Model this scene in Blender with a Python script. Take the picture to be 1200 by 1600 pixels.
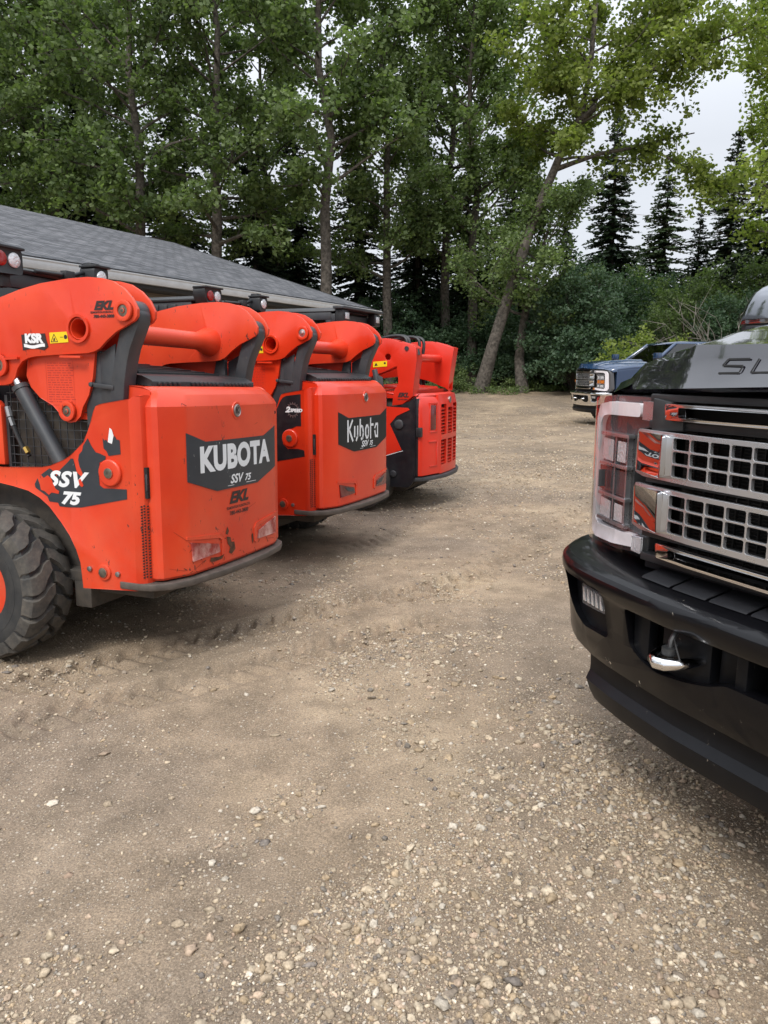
import bpy, bmesh, math, random
import numpy as np
from mathutils import Vector, Matrix
R = math.radians
scene = bpy.context.scene
for o in list(bpy.data.objects):
    bpy.data.objects.remove(o)

# ------------------------------------------------------------------ camera, sky, sun, exposure
cam = bpy.data.cameras.new("camera")
cam.sensor_fit = 'VERTICAL'; cam.sensor_height = 36.0; cam.lens = 26.0
cam.clip_start = 0.05; cam.clip_end = 3000
camo = bpy.data.objects.new("camera", cam)
scene.collection.objects.link(camo)
camo.location = (0, 0, 1.536)
camo.rotation_euler = (R(90 - 11.167), 0, 0)
scene.camera = camo

SUN_EL, SUN_AZ = 50.0, 202.0          # azimuth clockwise from +Y
world = bpy.data.worlds.new("World"); scene.world = world
world.use_nodes = True
nt = world.node_tree; nt.nodes.clear()
wo = nt.nodes.new('ShaderNodeOutputWorld'); bg = nt.nodes.new('ShaderNodeBackground')
sky = nt.nodes.new('ShaderNodeTexSky'); sky.sky_type = 'NISHITA'; sky.sun_disc = False
sky.sun_elevation = R(SUN_EL); sky.sun_rotation = R(SUN_AZ)
sky.air_density = 1.0; sky.dust_density = 3.0
hs = nt.nodes.new('ShaderNodeHueSaturation'); hs.inputs['Saturation'].default_value = 0.42
tc = nt.nodes.new('ShaderNodeTexCoord'); mp = nt.nodes.new('ShaderNodeMapping')
mp.inputs['Scale'].default_value = (1.0, 1.0, 3.0)
nz = nt.nodes.new('ShaderNodeTexNoise'); nz.inputs['Scale'].default_value = 1.6; nz.inputs['Detail'].default_value = 5
rp = nt.nodes.new('ShaderNodeValToRGB')
rp.color_ramp.elements[0].position = .3; rp.color_ramp.elements[0].color = (.66, .66, .66, 1)
rp.color_ramp.elements[1].position = .75; rp.color_ramp.elements[1].color = (.97, .97, .97, 1)
mx = nt.nodes.new('ShaderNodeMixRGB'); mx.inputs['Color2'].default_value = (8.2, 8.5, 9.2, 1)
nt.links.new(tc.outputs['Generated'], mp.inputs['Vector']); nt.links.new(mp.outputs['Vector'], nz.inputs['Vector'])
nt.links.new(nz.outputs['Fac'], rp.inputs['Fac']); nt.links.new(rp.outputs['Color'], mx.inputs['Fac'])
sz = nt.nodes.new('ShaderNodeSeparateXYZ'); nt.links.new(tc.outputs['Generated'], sz.inputs[0])
zr = nt.nodes.new('ShaderNodeMapRange'); nt.links.new(sz.outputs['Z'], zr.inputs['Value'])      # overcast: zenith brighter than horizon
zr.inputs['From Min'].default_value = .25; zr.inputs['From Max'].default_value = 1.0; zr.inputs['To Min'].default_value = 1.0; zr.inputs['To Max'].default_value = 3.1
vs_ = nt.nodes.new('ShaderNodeVectorMath'); vs_.operation = 'SCALE'; vs_.inputs[0].default_value = (5.0, 5.25, 5.7); nt.links.new(zr.outputs[0], vs_.inputs['Scale'])
nt.links.new(vs_.outputs[0], mx.inputs['Color2'])
nt.links.new(sky.outputs['Color'], hs.inputs['Color']); nt.links.new(hs.outputs['Color'], mx.inputs['Color1'])
nt.links.new(mx.outputs['Color'], bg.inputs['Color']); nt.links.new(bg.outputs['Background'], wo.inputs['Surface'])
bg.inputs['Strength'].default_value = 0.118

sun = bpy.data.lights.new("sun", 'SUN'); sun.energy = 1.6; sun.angle = R(18); sun.color = (1, .965, .91)
suno = bpy.data.objects.new("sun", sun); scene.collection.objects.link(suno)
suno.rotation_euler = (R(90 - SUN_EL), 0, R(180 - SUN_AZ))
scene.view_settings.view_transform = 'Standard'; scene.view_settings.look = 'None'
scene.view_settings.exposure = 0.48; scene.view_settings.gamma = 1.0
scene.view_settings.use_curve_mapping = False

# ------------------------------------------------------------------ materials
def col(c): return (c[0], c[1], c[2], 1)
def mat(name, base, rough=.5, metal=0.0, coat=0.0, var=0.0, vscale=6.0, alt=None, bump=0.0, bscale=60.0,
        dust=0.0, dustcol=(.20, .165, .125), chips=0.0, chipcol=(.03, .025, .022), rvar=0.0, spec=.5, dustz=None):
    m = bpy.data.materials.new(name); m.use_nodes = True
    n = m.node_tree.nodes; l = m.node_tree.links
    b = n['Principled BSDF']
    b.inputs['Base Color'].default_value = col(base); b.inputs['Roughness'].default_value = rough
    b.inputs['Metallic'].default_value = metal; b.inputs['Coat Weight'].default_value = coat
    b.inputs['Coat Roughness'].default_value = .04
    b.inputs['Specular IOR Level'].default_value = spec
    t = n.new('ShaderNodeTexCoord'); last = None
    def noise(sc, det=4, ro=.55, vec=None):
        q = n.new('ShaderNodeTexNoise'); q.inputs['Scale'].default_value = sc
        q.inputs['Detail'].default_value = det; q.inputs['Roughness'].default_value = ro
        l.new(vec if vec else t.outputs['Object'], q.inputs['Vector']); return q.outputs['Fac']
    def ramp(f, a, c, ca=(0, 0, 0), cb=(1, 1, 1)):
        q = n.new('ShaderNodeValToRGB'); q.color_ramp.elements[0].position = a; q.color_ramp.elements[1].position = c
        q.color_ramp.elements[0].color = col(ca); q.color_ramp.elements[1].color = col(cb)
        l.new(f, q.inputs['Fac']); return q.outputs['Color']
    def mix(f, a, bb):
        q = n.new('ShaderNodeMixRGB')
        for s, v in (('Fac', f), ('Color1', a), ('Color2', bb)):
            if isinstance(v, (int, float)): q.inputs[s].default_value = v
            elif isinstance(v, tuple): q.inputs[s].default_value = col(v)
            else: l.new(v, q.inputs[s])
        return q.outputs['Color']
    c = base
    if var > 0:
        a2 = alt if alt else tuple(min(1, x * (1 + var)) for x in base)
        c = mix(ramp(noise(vscale), .35, .68), tuple(x * (1 - var * .6) for x in base), a2)
    if dust > 0:
        f = ramp(noise(vscale * 1.7 + 1, 8, .68), .5 - .25 * dust, .85 - .15 * dust)
        if dustz:
            sx = n.new('ShaderNodeSeparateXYZ'); l.new(t.outputs['Object'], sx.inputs[0])
            mr = n.new('ShaderNodeMapRange'); l.new(sx.outputs['Z'], mr.inputs['Value'])
            mr.inputs['From Min'].default_value = dustz[0]; mr.inputs['From Max'].default_value = dustz[1]
            mr.inputs['To Min'].default_value = 1; mr.inputs['To Max'].default_value = .12
            mu = n.new('ShaderNodeMath'); mu.operation = 'MULTIPLY'; l.new(f, mu.inputs[0]); l.new(mr.outputs[0], mu.inputs[1]); f = mu.outputs[0]
        mu = n.new('ShaderNodeMath'); mu.operation = 'MULTIPLY'; l.new(f, mu.inputs[0]); mu.inputs[1].default_value = min(1, dust * 1.2)
        c = mix(mu.outputs[0], c, dustcol)
        rr = mix(mu.outputs[0], (rough,) * 3, (.9, .9, .9)); l.new(rr, b.inputs['Roughness'])
    if chips > 0:
        mpn = n.new('ShaderNodeMapping'); mpn.inputs['Scale'].default_value = (1, 1, .45); l.new(t.outputs['Object'], mpn.inputs['Vector'])
        f1 = noise(38, 6, .75, mpn.outputs['Vector']); f2 = noise(5, 3)
        f = n.new('ShaderNodeMath'); f.operation = 'MULTIPLY'
        l.new(ramp(f1, .665 - .03 * chips, .69 - .03 * chips), f.inputs[0]); l.new(ramp(f2, .5, .6), f.inputs[1])
        c = mix(f.outputs[0], c, chipcol)
    if rvar > 0 and dust == 0:
        l.new(ramp(noise(vscale * 2, 6, .7), .3, .75, (rough,) * 3, (min(1, rough + rvar),) * 3), b.inputs['Roughness'])
    if not isinstance(c, tuple): l.new(c, b.inputs['Base Color'])
    if bump > 0:
        q = n.new('ShaderNodeBump'); q.inputs['Strength'].default_value = bump; q.inputs['Distance'].default_value = .01
        l.new(noise(bscale, 5, .6), q.inputs['Height']); l.new(q.outputs['Normal'], b.inputs['Normal'])
    return m

M = {}
M['red_worn'] = mat('worn orange red paint', (.66, .038, .009), .38, coat=.10, var=.14, vscale=2.2, alt=(.72, .066, .018), dust=.34, dustcol=(.40, .15, .09), chips=1.5, dustz=(.2, 1.1), bump=.02, bscale=9)
M['red_clean'] = mat('orange red paint', (.66, .029, .007), .3, coat=.2, var=.10, vscale=1.8, alt=(.72, .050, .012), dust=.14, dustcol=(.38, .15, .09), chips=.25, dustz=(.25, 1.0), bump=.015, bscale=7)
M['red_track'] = mat('bright red paint of tracked loader', (.64, .026, .009), .34, coat=.2, var=.1, vscale=2, dust=.14, dustcol=(.36, .15, .09), dustz=(.25, .9))
M['steel_dark'] = mat('dark grey painted steel', (.034, .037, .042), .42, var=.3, vscale=5, dust=.3, dustcol=(.10, .09, .08), chips=.3, chipcol=(.14, .12, .1))
M['black_plastic'] = mat('black plastic', (.016, .017, .019), .45, var=.3, dust=.22, dustcol=(.08, .075, .065))
M['black_paint'] = mat('black machine paint', (.010, .011, .014), .33, coat=.15, var=.3, dust=.22, dustcol=(.07, .065, .06))
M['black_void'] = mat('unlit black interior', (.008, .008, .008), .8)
M['chassis'] = mat('muddy chassis steel', (.03, .028, .026), .7, var=.4, dust=.7, dustcol=(.10, .08, .06))
M['bumper_steel'] = mat('weathered bumper steel', (.07, .058, .05), .55, metal=.3, var=.4, vscale=8, dust=.6, dustcol=(.17, .135, .11), chips=.6, chipcol=(.12, .05, .02), bump=.1)
M['rubber'] = mat('dusty tyre rubber', (.035, .034, .032), .82, var=.3, vscale=9, dust=.62, dustcol=(.145, .125, .10), bump=.25, bscale=70)
M['rubber_wall'] = mat('tyre sidewall rubber', (.022, .023, .024), .7, var=.3, dust=.3, dustcol=(.10, .09, .075), bump=.15)
M['decal_dark'] = mat('charcoal decal', (.027, .032, .040), .4, var=.15, dust=.1, dustcol=(.12, .11, .1), chips=.5, chipcol=(.4, .4, .38))
M['decal_black'] = mat('black decal', (.016, .018, .019), .5, spec=.25)
M['decal_white'] = mat('white decal lettering', (.72, .73, .74), .45, var=.06)
M['decal_ink'] = mat('black decal ink', (.03, .018, .018), .5)
M['decal_faint'] = mat('faded printed decal ink', (.42, .028, .015), .5)
M['yellow'] = mat('yellow warning sticker', (.80, .56, .01), .4)
M['pin'] = mat('greased steel pin', (.16, .14, .11), .45, metal=.7, var=.5, vscale=40, chips=1, chipcol=(.03, .02, .01))
M['pin_shiny'] = mat('bright steel pin', (.55, .54, .52), .3, metal=.9, var=.3, vscale=30)
M['steel'] = mat('bare steel', (.35, .35, .35), .35, metal=.9)
M['brass'] = mat('brass fitting', (.55, .36, .10), .35, metal=.9)
M['hose'] = mat('black hydraulic hose', (.015, .015, .016), .5)
M['chrome_flat'] = mat('polished flat chrome', (.70, .70, .71), .02, metal=1.0)
M['chrome'] = mat('chrome', (.80, .80, .81), .055, metal=1.0, rvar=.05, vscale=4)
M['chrome_satin'] = mat('satin chrome', (.78, .79, .80), .22, metal=1.0, rvar=.1, vscale=5)
M['grille_silver'] = mat('satin silver grille plating', (.58, .59, .61), .24, metal=.85, rvar=.1, vscale=5)
M['mirror_cap'] = mat('smoked chrome mirror cap', (.30, .31, .33), .12, metal=1.0)
M['truck_black'] = mat('glossy black truck paint', (.010, .009, .014), .12, coat=1.0, rvar=.05, vscale=3, chips=.15, chipcol=(.25, .22, .18))
M['truck_black'].node_tree.nodes['Principled BSDF'].inputs['Coat IOR'].default_value = 1.8
M['truck_blue'] = mat('dark blue truck paint', (.018, .045, .105), .18, coat=1.0)
M['bumper_black'] = mat('gloss black bumper paint', (.003, .003, .004), .28, coat=.30, spec=.15, rvar=.1, vscale=5, chips=.5, chipcol=(.5, .45, .38))
M['airdam'] = mat('matt black air dam plastic', (.006, .0065, .008), .42, spec=.18, var=.3, dust=.08, dustcol=(.03, .028, .025), chips=.12, chipcol=(.35, .3, .25))
M['pad'] = mat('textured bumper step pad', (.012, .0125, .015), .6, spec=.25, bump=.2, bscale=300)
M['radiator'] = mat('radiator fins', (.02, .02, .02), .5, metal=.5, chips=1.6, chipcol=(.18, .18, .17))
M['tan_wall'] = mat('tan siding', (.20, .165, .125), .7, var=.12, vscale=2)
M['white_trim'] = mat('white painted metal trim', (.62, .64, .66), .35, var=.08)
M['dark_trim'] = mat('dark drip edge', (.02, .02, .022), .5)
M['bark'] = mat('grey poplar bark', (.070, .060, .048), .95, var=.6, vscale=9, alt=(.145, .125, .105), bump=1.0, bscale=22)
M['bark_dark'] = mat('dark spruce bark', (.05, .042, .035), .95, var=.4, bump=.8, bscale=14)
M['twig_grey'] = mat('bare grey twigs', (.17, .15, .13), .9)
M['lamp_red'] = mat('red lamp lens', (.30, .008, .008), .15, coat=.6)
M['lamp_dark_red'] = mat('dark red reflector lens', (.13, .012, .014), .2, coat=.5)
M['lamp_clear'] = mat('clear lamp reflector', (.80, .81, .83), .18, metal=.55, bump=.8, bscale=90)
M['lamp_scuffed'] = mat('scuffed pink and clear lens', (.46, .05, .04), .32, var=.6, vscale=16, alt=(.62, .34, .30), bump=.5, bscale=60)
M['amber'] = mat('amber lens', (.55, .17, .02), .2, coat=.4)
M['light_pipe'] = mat('frosted white light pipe', (.80, .77, .78), .35, coat=.2, var=.06, vscale=10, bump=.1, bscale=40)
M['lamp_smoke'] = mat('grey headlamp inner housing', (.10, .10, .105), .25, metal=.35, bump=.3, bscale=45)
M['emblem'] = mat('silver emblem', (.30, .25, .24), .4, metal=.8)
M['rust'] = mat('chipped paint down to rust', (.085, .032, .014), .9, var=.6, vscale=30)
M['scratch'] = mat('dark scratch in paint', (.16, .020, .010), .8)
M['spark_red'] = mat('red seat belt webbing', (.3, .02, .02), .6)

def glass_mat(name, tint, alpha, rough=.03):
    m = bpy.data.materials.new(name); m.use_nodes = True
    n = m.node_tree.nodes; l = m.node_tree.links; n.clear()
    o = n.new('ShaderNodeOutputMaterial'); g = n.new('ShaderNodeBsdfGlossy'); t = n.new('ShaderNodeBsdfTransparent'); s = n.new('ShaderNodeMixShader')
    g.inputs['Roughness'].default_value = rough; g.inputs['Color'].default_value = (1, 1, 1, 1)
    t.inputs['Color'].default_value = col(tint)
    f = n.new('ShaderNodeLayerWeight'); f.inputs['Blend'].default_value = .5
    pw = n.new('ShaderNodeMath'); pw.operation = 'POWER'; pw.inputs[1].default_value = 5; l.new(f.outputs['Facing'], pw.inputs[0])
    a = n.new('ShaderNodeMath'); a.operation = 'ADD'; a.inputs[1].default_value = alpha; a.use_clamp = True
    l.new(pw.outputs[0], a.inputs[0]); l.new(a.outputs[0], s.inputs['Fac'])
    l.new(t.outputs[0], s.inputs[1]); l.new(g.outputs[0], s.inputs[2]); l.new(s.outputs[0], o.inputs['Surface'])
    return m
M['glass'] = glass_mat('dark tinted glass', (.10, .11, .12), .08)
M['lens'] = glass_mat('clear polycarbonate lens', (.97, .96, .97), .045, .03)

def leaf_mat(name, dark, light, trans=.35):
    m = bpy.data.materials.new(name); m.use_nodes = True
    n = m.node_tree.nodes; l = m.node_tree.links; n.clear()
    o = n.new('ShaderNodeOutputMaterial'); d = n.new('ShaderNodeBsdfPrincipled'); t = n.new('ShaderNodeBsdfTranslucent'); s = n.new('ShaderNodeMixShader')
    d.inputs['Roughness'].default_value = .5; d.inputs['Specular IOR Level'].default_value = .3
    at = n.new('ShaderNodeAttribute'); at.attribute_name = 'tone'
    mxx = n.new('ShaderNodeMixRGB'); mxx.inputs['Color1'].default_value = col(dark); mxx.inputs['Color2'].default_value = col(light)
    l.new(at.outputs['Fac'], mxx.inputs['Fac'])
    oi = n.new('ShaderNodeObjectInfo'); hv = n.new('ShaderNodeHueSaturation')
    mr = n.new('ShaderNodeMapRange'); mr.inputs['To Min'].default_value = .82; mr.inputs['To Max'].default_value = 1.18
    l.new(oi.outputs['Random'], mr.inputs['Value']); l.new(mr.outputs[0], hv.inputs['Value']); l.new(mxx.outputs[0], hv.inputs['Color'])
    l.new(hv.outputs[0], d.inputs['Base Color'])
    b2 = n.new('ShaderNodeMixRGB'); b2.blend_type = 'MULTIPLY'; b2.inputs['Fac'].default_value = 1; b2.inputs['Color2'].default_value = (1.3, 1.5, .75, 1)
    l.new(hv.outputs[0], b2.inputs['Color1']); l.new(b2.outputs[0], t.inputs['Color'])
    s.inputs['Fac'].default_value = trans
    l.new(d.outputs[0], s.inputs[1]); l.new(t.outputs[0], s.inputs[2]); l.new(s.outputs[0], o.inputs['Surface'])
    return m
M['leaf_poplar'] = leaf_mat('poplar leaves', (.055, .090, .034), (.22, .285, .115), .42)
M['leaf_bright'] = leaf_mat('yellow green poplar leaves', (.105, .150, .034), (.32, .37, .095), .45)
M['leaf_bush'] = leaf_mat('dark shrub leaves', (.030, .066, .034), (.11, .17, .095), .3)
M['needle'] = leaf_mat('spruce needles', (.016, .031, .019), (.055, .080, .042), .16)
M['needle_pale'] = leaf_mat('pale spruce needles', (.030, .050, .026), (.07, .10, .045), .15)

def ground_material():
    m = bpy.data.materials.new('gravelly dirt'); m.use_nodes = True
    n = m.node_tree.nodes; l = m.node_tree.links; b = n['Principled BSDF']
    t = n.new('ShaderNodeTexCoord')
    def noise(sc, det, ro=.6, vec=None):
        q = n.new('ShaderNodeTexNoise'); q.inputs['Scale'].default_value = sc; q.inputs['Detail'].default_value = det; q.inputs['Roughness'].default_value = ro
        l.new(vec if vec else t.outputs['Object'], q.inputs['Vector']); return q.outputs['Fac']
    def ramp(f, els):
        q = n.new('ShaderNodeValToRGB'); cr = q.color_ramp
        while len(cr.elements) < len(els): cr.elements.new(.5)
        for e, (p, c) in zip(cr.elements, els): e.position = p; e.color = col(c)
        l.new(f, q.inputs['Fac']); return q.outputs['Color']
    def mix(f, a, c, bt='MIX'):
        q = n.new('ShaderNodeMixRGB'); q.blend_type = bt
        for s, v in (('Fac', f), ('Color1', a), ('Color2', c)):
            if isinstance(v, (int, float)): q.inputs[s].default_value = v
            elif isinstance(v, tuple): q.inputs[s].default_value = col(v)
            else: l.new(v, q.inputs[s])
        return q.outputs['Color']
    big = ramp(noise(.55, 5), [(.30, (.175, .136, .098)), (.5, (.275, .210, .147)), (.70, (.39, .305, .208))])
    at = n.new('ShaderNodeAttribute'); at.attribute_name = 'tone'
    big = mix(ramp(at.outputs['Fac'], [(.50, (0, 0, 0)), (.66, (.5, .5, .5))]), big, (.19, .152, .118))
    mid = ramp(noise(4.0, 8, .7), [(.3, (.62, .62, .62)), (.7, (1.25, 1.25, 1.25))])
    c = mix(1.0, big, mid, 'MULTIPLY')
    fine = ramp(noise(150, 4, .8), [(.33, (.48, .46, .43)), (.5, (1, 1, 1)), (.68, (1.8, 1.76, 1.66))])
    c = mix(.85, c, fine, 'MULTIPLY')
    # embedded pebbles, two sizes
    hs_ = []
    for sc, th, am in ((55, .30, .75), (140, .34, .7)):
        v = n.new('ShaderNodeTexVoronoi'); v.inputs['Scale'].default_value = sc; l.new(t.outputs['Object'], v.inputs['Vector'])
        w = ramp(v.outputs['Distance'], [(th - .06, (1, 1, 1)), (th + .02, (0, 0, 0))])
        bw = n.new('ShaderNodeSeparateColor'); l.new(v.outputs['Color'], bw.inputs[0])
        keep = ramp(bw.outputs[0], [(.52, (0, 0, 0)), (.54, (1, 1, 1))])
        pc = ramp(bw.outputs[1], [(0, (.20, .165, .14)), (.35, (.38, .31, .23)), (.7, (.54, .45, .34)), (1, (.66, .60, .51))])
        patch = ramp(noise(1.3, 4), [(.38, (.1, .1, .1)), (.6, (1, 1, 1))])
        f = mix(1.0, w, keep, 'MULTIPLY'); f = mix(1.0, f, patch, 'MULTIPLY'); f = mix(1.0, f, (am, am, am), 'MULTIPLY')
        c = mix(f, c, pc); hs_.append(f)
    l.new(c, b.inputs['Base Color']); b.inputs['Roughness'].default_value = .93; b.inputs['Specular IOR Level'].default_value = .2
    h = n.new('ShaderNodeMath'); h.operation = 'ADD'; l.new(hs_[0], h.inputs[0]); l.new(hs_[1], h.inputs[1])
    h2 = n.new('ShaderNodeMath'); h2.operation = 'ADD'; l.new(h.outputs[0], h2.inputs[0]); l.new(noise(60, 8, .75), h2.inputs[1])
    bp = n.new('ShaderNodeBump'); bp.inputs['Strength'].default_value = .75; bp.inputs['Distance'].default_value = .008
    l.new(h2.outputs[0], bp.inputs['Height']); l.new(bp.outputs['Normal'], b.inputs['Normal'])
    return m
M['ground'] = ground_material()

def stone_material():
    m = bpy.data.materials.new('loose stones'); m.use_nodes = True
    n = m.node_tree.nodes; l = m.node_tree.links; b = n['Principled BSDF']
    at = n.new('ShaderNodeAttribute'); at.attribute_name = 'tint'
    t = n.new('ShaderNodeTexCoord'); q = n.new('ShaderNodeTexNoise'); q.inputs['Scale'].default_value = 120; q.inputs['Detail'].default_value = 4
    l.new(t.outputs['Object'], q.inputs['Vector'])
    r = n.new('ShaderNodeValToRGB'); r.color_ramp.elements[0].color = (.7, .7, .7, 1); r.color_ramp.elements[1].color = (1.25, 1.25, 1.25, 1)
    r.color_ramp.elements[0].position = .3; r.color_ramp.elements[1].position = .7
    l.new(q.outputs['Fac'], r.inputs['Fac'])
    mm = n.new('ShaderNodeMixRGB'); mm.blend_type = 'MULTIPLY'; mm.inputs['Fac'].default_value = 1
    l.new(at.outputs['Color'], mm.inputs['Color1']); l.new(r.outputs[0], mm.inputs['Color2']); l.new(mm.outputs[0], b.inputs['Base Color'])
    b.inputs['Roughness'].default_value = .8; b.inputs['Specular IOR Level'].default_value = .3
    return m
M['stone'] = stone_material()

def shingle_material():
    m = bpy.data.materials.new('grey asphalt shingles'); m.use_nodes = True
    n = m.node_tree.nodes; l = m.node_tree.links; b = n['Principled BSDF']
    t = n.new('ShaderNodeTexCoord')
    mpn = n.new('ShaderNodeMapping'); l.new(t.outputs['Object'], mpn.inputs['Vector'])
    br = n.new('ShaderNodeTexBrick'); l.new(mpn.outputs[0], br.inputs['Vector'])
    br.inputs['Scale'].default_value = 1.0; br.inputs['Brick Width'].default_value = .30; br.inputs['Row Height'].default_value = .13
    br.inputs['Mortar Size'].default_value = .012; br.inputs['Color1'].default_value = (.06, .063, .07, 1); br.inputs['Color2'].default_value = (.145, .145, .152, 1)
    br.inputs['Mortar'].default_value = (.025, .026, .03, 1); br.inputs['Bias'].default_value = 0
    q = n.new('ShaderNodeTexNoise'); q.inputs['Scale'].default_value = 5; q.inputs['Detail'].default_value = 6; q.inputs['Roughness'].default_value = .75
    l.new(t.outputs['Object'], q.inputs['Vector'])
    r = n.new('ShaderNodeValToRGB'); r.color_ramp.elements[0].position = .3; r.color_ramp.elements[1].position = .7
    r.color_ramp.elements[0].color = (.45, .45, .47, 1); r.color_ramp.elements[1].color = (1.5, 1.5, 1.5, 1)
    l.new(q.outputs['Fac'], r.inputs['Fac'])
    mm = n.new('ShaderNodeMixRGB'); mm.blend_type = 'MULTIPLY'; mm.inputs['Fac'].default_value = 1
    l.new(br.outputs['Color'], mm.inputs['Color1']); l.new(r.outputs[0], mm.inputs['Color2']); l.new(mm.outputs[0], b.inputs['Base Color'])
    b.inputs['Roughness'].default_value = .9
    bp = n.new('ShaderNodeBump'); bp.inputs['Strength'].default_value = .6; bp.inputs['Distance'].default_value = .02
    l.new(br.outputs['Color'], bp.inputs['Height']); l.new(bp.outputs['Normal'], b.inputs['Normal'])
    return m
M['shingle'] = shingle_material()

# ------------------------------------------------------------------ helpers
def link(o): scene.collection.objects.link(o)
def tag(o, label=None, cat=None, group=None, kind=None):
    if label: o['label'] = label
    if cat: o['category'] = cat
    if group: o['group'] = group
    if kind: o['kind'] = kind
    return o
def empty(name, loc, rot=(0, 0, 0)):
    o = bpy.data.objects.new(name, None); link(o); o.location = loc; o.rotation_euler = rot; o.empty_display_size = .3
    return o
XY, XZ, YZ = 'xy', 'xz', 'yz'
def p3(plane, a, b, c):
    return {'xy': (a, b, c), 'xz': (a, c, b), 'yz': (c, a, b)}[plane]
class MB:
    def __init__(s): s.bm = bmesh.new(); s.mi = 0
    def _f(s, vs):
        try:
            f = s.bm.faces.new(vs); f.material_index = s.mi; return f
        except ValueError: return None
    def m(s, i): s.mi = i; return s
    def box(s, x0, x1, y0, y1, z0, z1):
        v = [s.bm.verts.new(p) for p in ((x0, y0, z0), (x1, y0, z0), (x1, y1, z0), (x0, y1, z0), (x0, y0, z1), (x1, y0, z1), (x1, y1, z1), (x0, y1, z1))]
        for q in ((0, 3, 2, 1), (4, 5, 6, 7), (0, 1, 5, 4), (1, 2, 6, 5), (2, 3, 7, 6), (3, 0, 4, 7)): s._f([v[i] for i in q])
        return s
    def hexa(s, pts):
        v = [s.bm.verts.new(p) for p in pts]
        for q in ((0, 3, 2, 1), (4, 5, 6, 7), (0, 1, 5, 4), (1, 2, 6, 5), (2, 3, 7, 6), (3, 0, 4, 7)): s._f([v[i] for i in q])
        return s
    def prism(s, plane, pts, c0, c1, holes=()):
        loops = [list(pts)] + [list(h) for h in holes]
        tb = bmesh.new(); ids = {}; es = []
        for li, lp in enumerate(loops):
            vs = [tb.verts.new((a, b, 0)) for a, b in lp]
            for i, v in enumerate(vs): ids[v] = (li, i)
            for i in range(len(vs)): es.append(tb.edges.new((vs[i], vs[(i + 1) % len(vs)])))
        bmesh.ops.triangle_fill(tb, use_beauty=True, use_dissolve=False, edges=es)
        A = [[s.bm.verts.new(p3(plane, a, b, c0)) for a, b in lp] for lp in loops]
        B = [[s.bm.verts.new(p3(plane, a, b, c1)) for a, b in lp] for lp in loops]
        for f in tb.faces:
            k = [ids[v] for v in f.verts]
            s._f([A[i][j] for i, j in k]); s._f([B[i][j] for i, j in reversed(k)])
        for i, lp in enumerate(loops):
            for j in range(len(lp)):
                k = (j + 1) % len(lp); s._f([A[i][j], A[i][k], B[i][k], B[i][j]])
        tb.free(); return s
    def sheet(s, plane, pts, c):
        v = [s.bm.verts.new(p3(plane, a, b, c)) for a, b in pts]; s._f(v); return s
    def tube(s, p0, p1, r0, r1=None, n=16, caps=True):
        return s.path([p0, p1], [r0, r0 if r1 is None else r1], n, caps)
    def path(s, P, r, n=8, caps=True):
        P = [Vector(p) for p in P]
        if not isinstance(r, (list, tuple)): r = [r] * len(P)
        rings = []; up = None
        for i, p in enumerate(P):
            t = (P[min(i + 1, len(P) - 1)] - P[max(i - 1, 0)]).normalized()
            if up is None:
                up = t.orthogonal().normalized()
            else:
                up = (up - t * up.dot(t)); up = up.normalized() if up.length > 1e-6 else t.orthogonal().normalized()
            w = t.cross(up)
            rings.append([s.bm.verts.new(p + (up * math.cos(2 * math.pi * k / n) + w * math.sin(2 * math.pi * k / n)) * r[i]) for k in range(n)])
        for a, b in zip(rings, rings[1:]):
            for k in range(n): s._f([a[k], a[(k + 1) % n], b[(k + 1) % n], b[k]])
        if caps: s._f(rings[0][::-1]); s._f(rings[-1])
        return s
    def ring(s, c, axis, ri, ro, h0, h1, n=24):
        # hollow ring about axis (0,1,2)
        def P(r, a, h):
            u, v = r * math.cos(a), r * math.sin(a)
            q = [0, 0, 0]; q[axis] = c[axis] + h; q[(axis + 1) % 3] = c[(axis + 1) % 3] + u; q[(axis + 2) % 3] = c[(axis + 2) % 3] + v
            return q
        L = [[s.bm.verts.new(P(r, 2 * math.pi * k / n, h)) for k in range(n)] for r, h in ((ri, h0), (ro, h0), (ro, h1), (ri, h1))]
        for i in range(4):
            a, b = L[i], L[(i + 1) % 4]
            for k in range(n): s._f([a[k], a[(k + 1) % n], b[(k + 1) % n], b[k]])
        return s
    def lathe(s, c, axis, prof, n=40, closed=False):
        def P(r, a, h):
            q = [0, 0, 0]; q[axis] = c[axis] + h; q[(axis + 1) % 3] = c[(axis + 1) % 3] + r * math.cos(a); q[(axis + 2) % 3] = c[(axis + 2) % 3] + r * math.sin(a)
            return q
        L = [[s.bm.verts.new(P(r, 2 * math.pi * k / n, h)) for k in range(n)] for r, h in prof]
        pairs = list(zip(L, L[1:])) + ([(L[-1], L[0])] if closed else [])
        for a, b in pairs:
            for k in range(n): s._f([a[k], a[(k + 1) % n], b[(k + 1) % n], b[k]])
        if not closed:
            s._f(L[0][::-1]); s._f(L[-1])
        return s
    def loft(s, rings, closed=True, caps=True):
        L = [[s.bm.verts.new(p) for p in r] for r in rings]
        n = len(L[0])
        for a, b in zip(L, L[1:]):
            for k in range(n if closed else n - 1): s._f([a[k], a[(k + 1) % n], b[(k + 1) % n], b[k]])
        if caps and closed: s._f(L[0][::-1]); s._f(L[-1])
        return s
    def grid(s, P): return s.loft(P, closed=False, caps=False)
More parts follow.
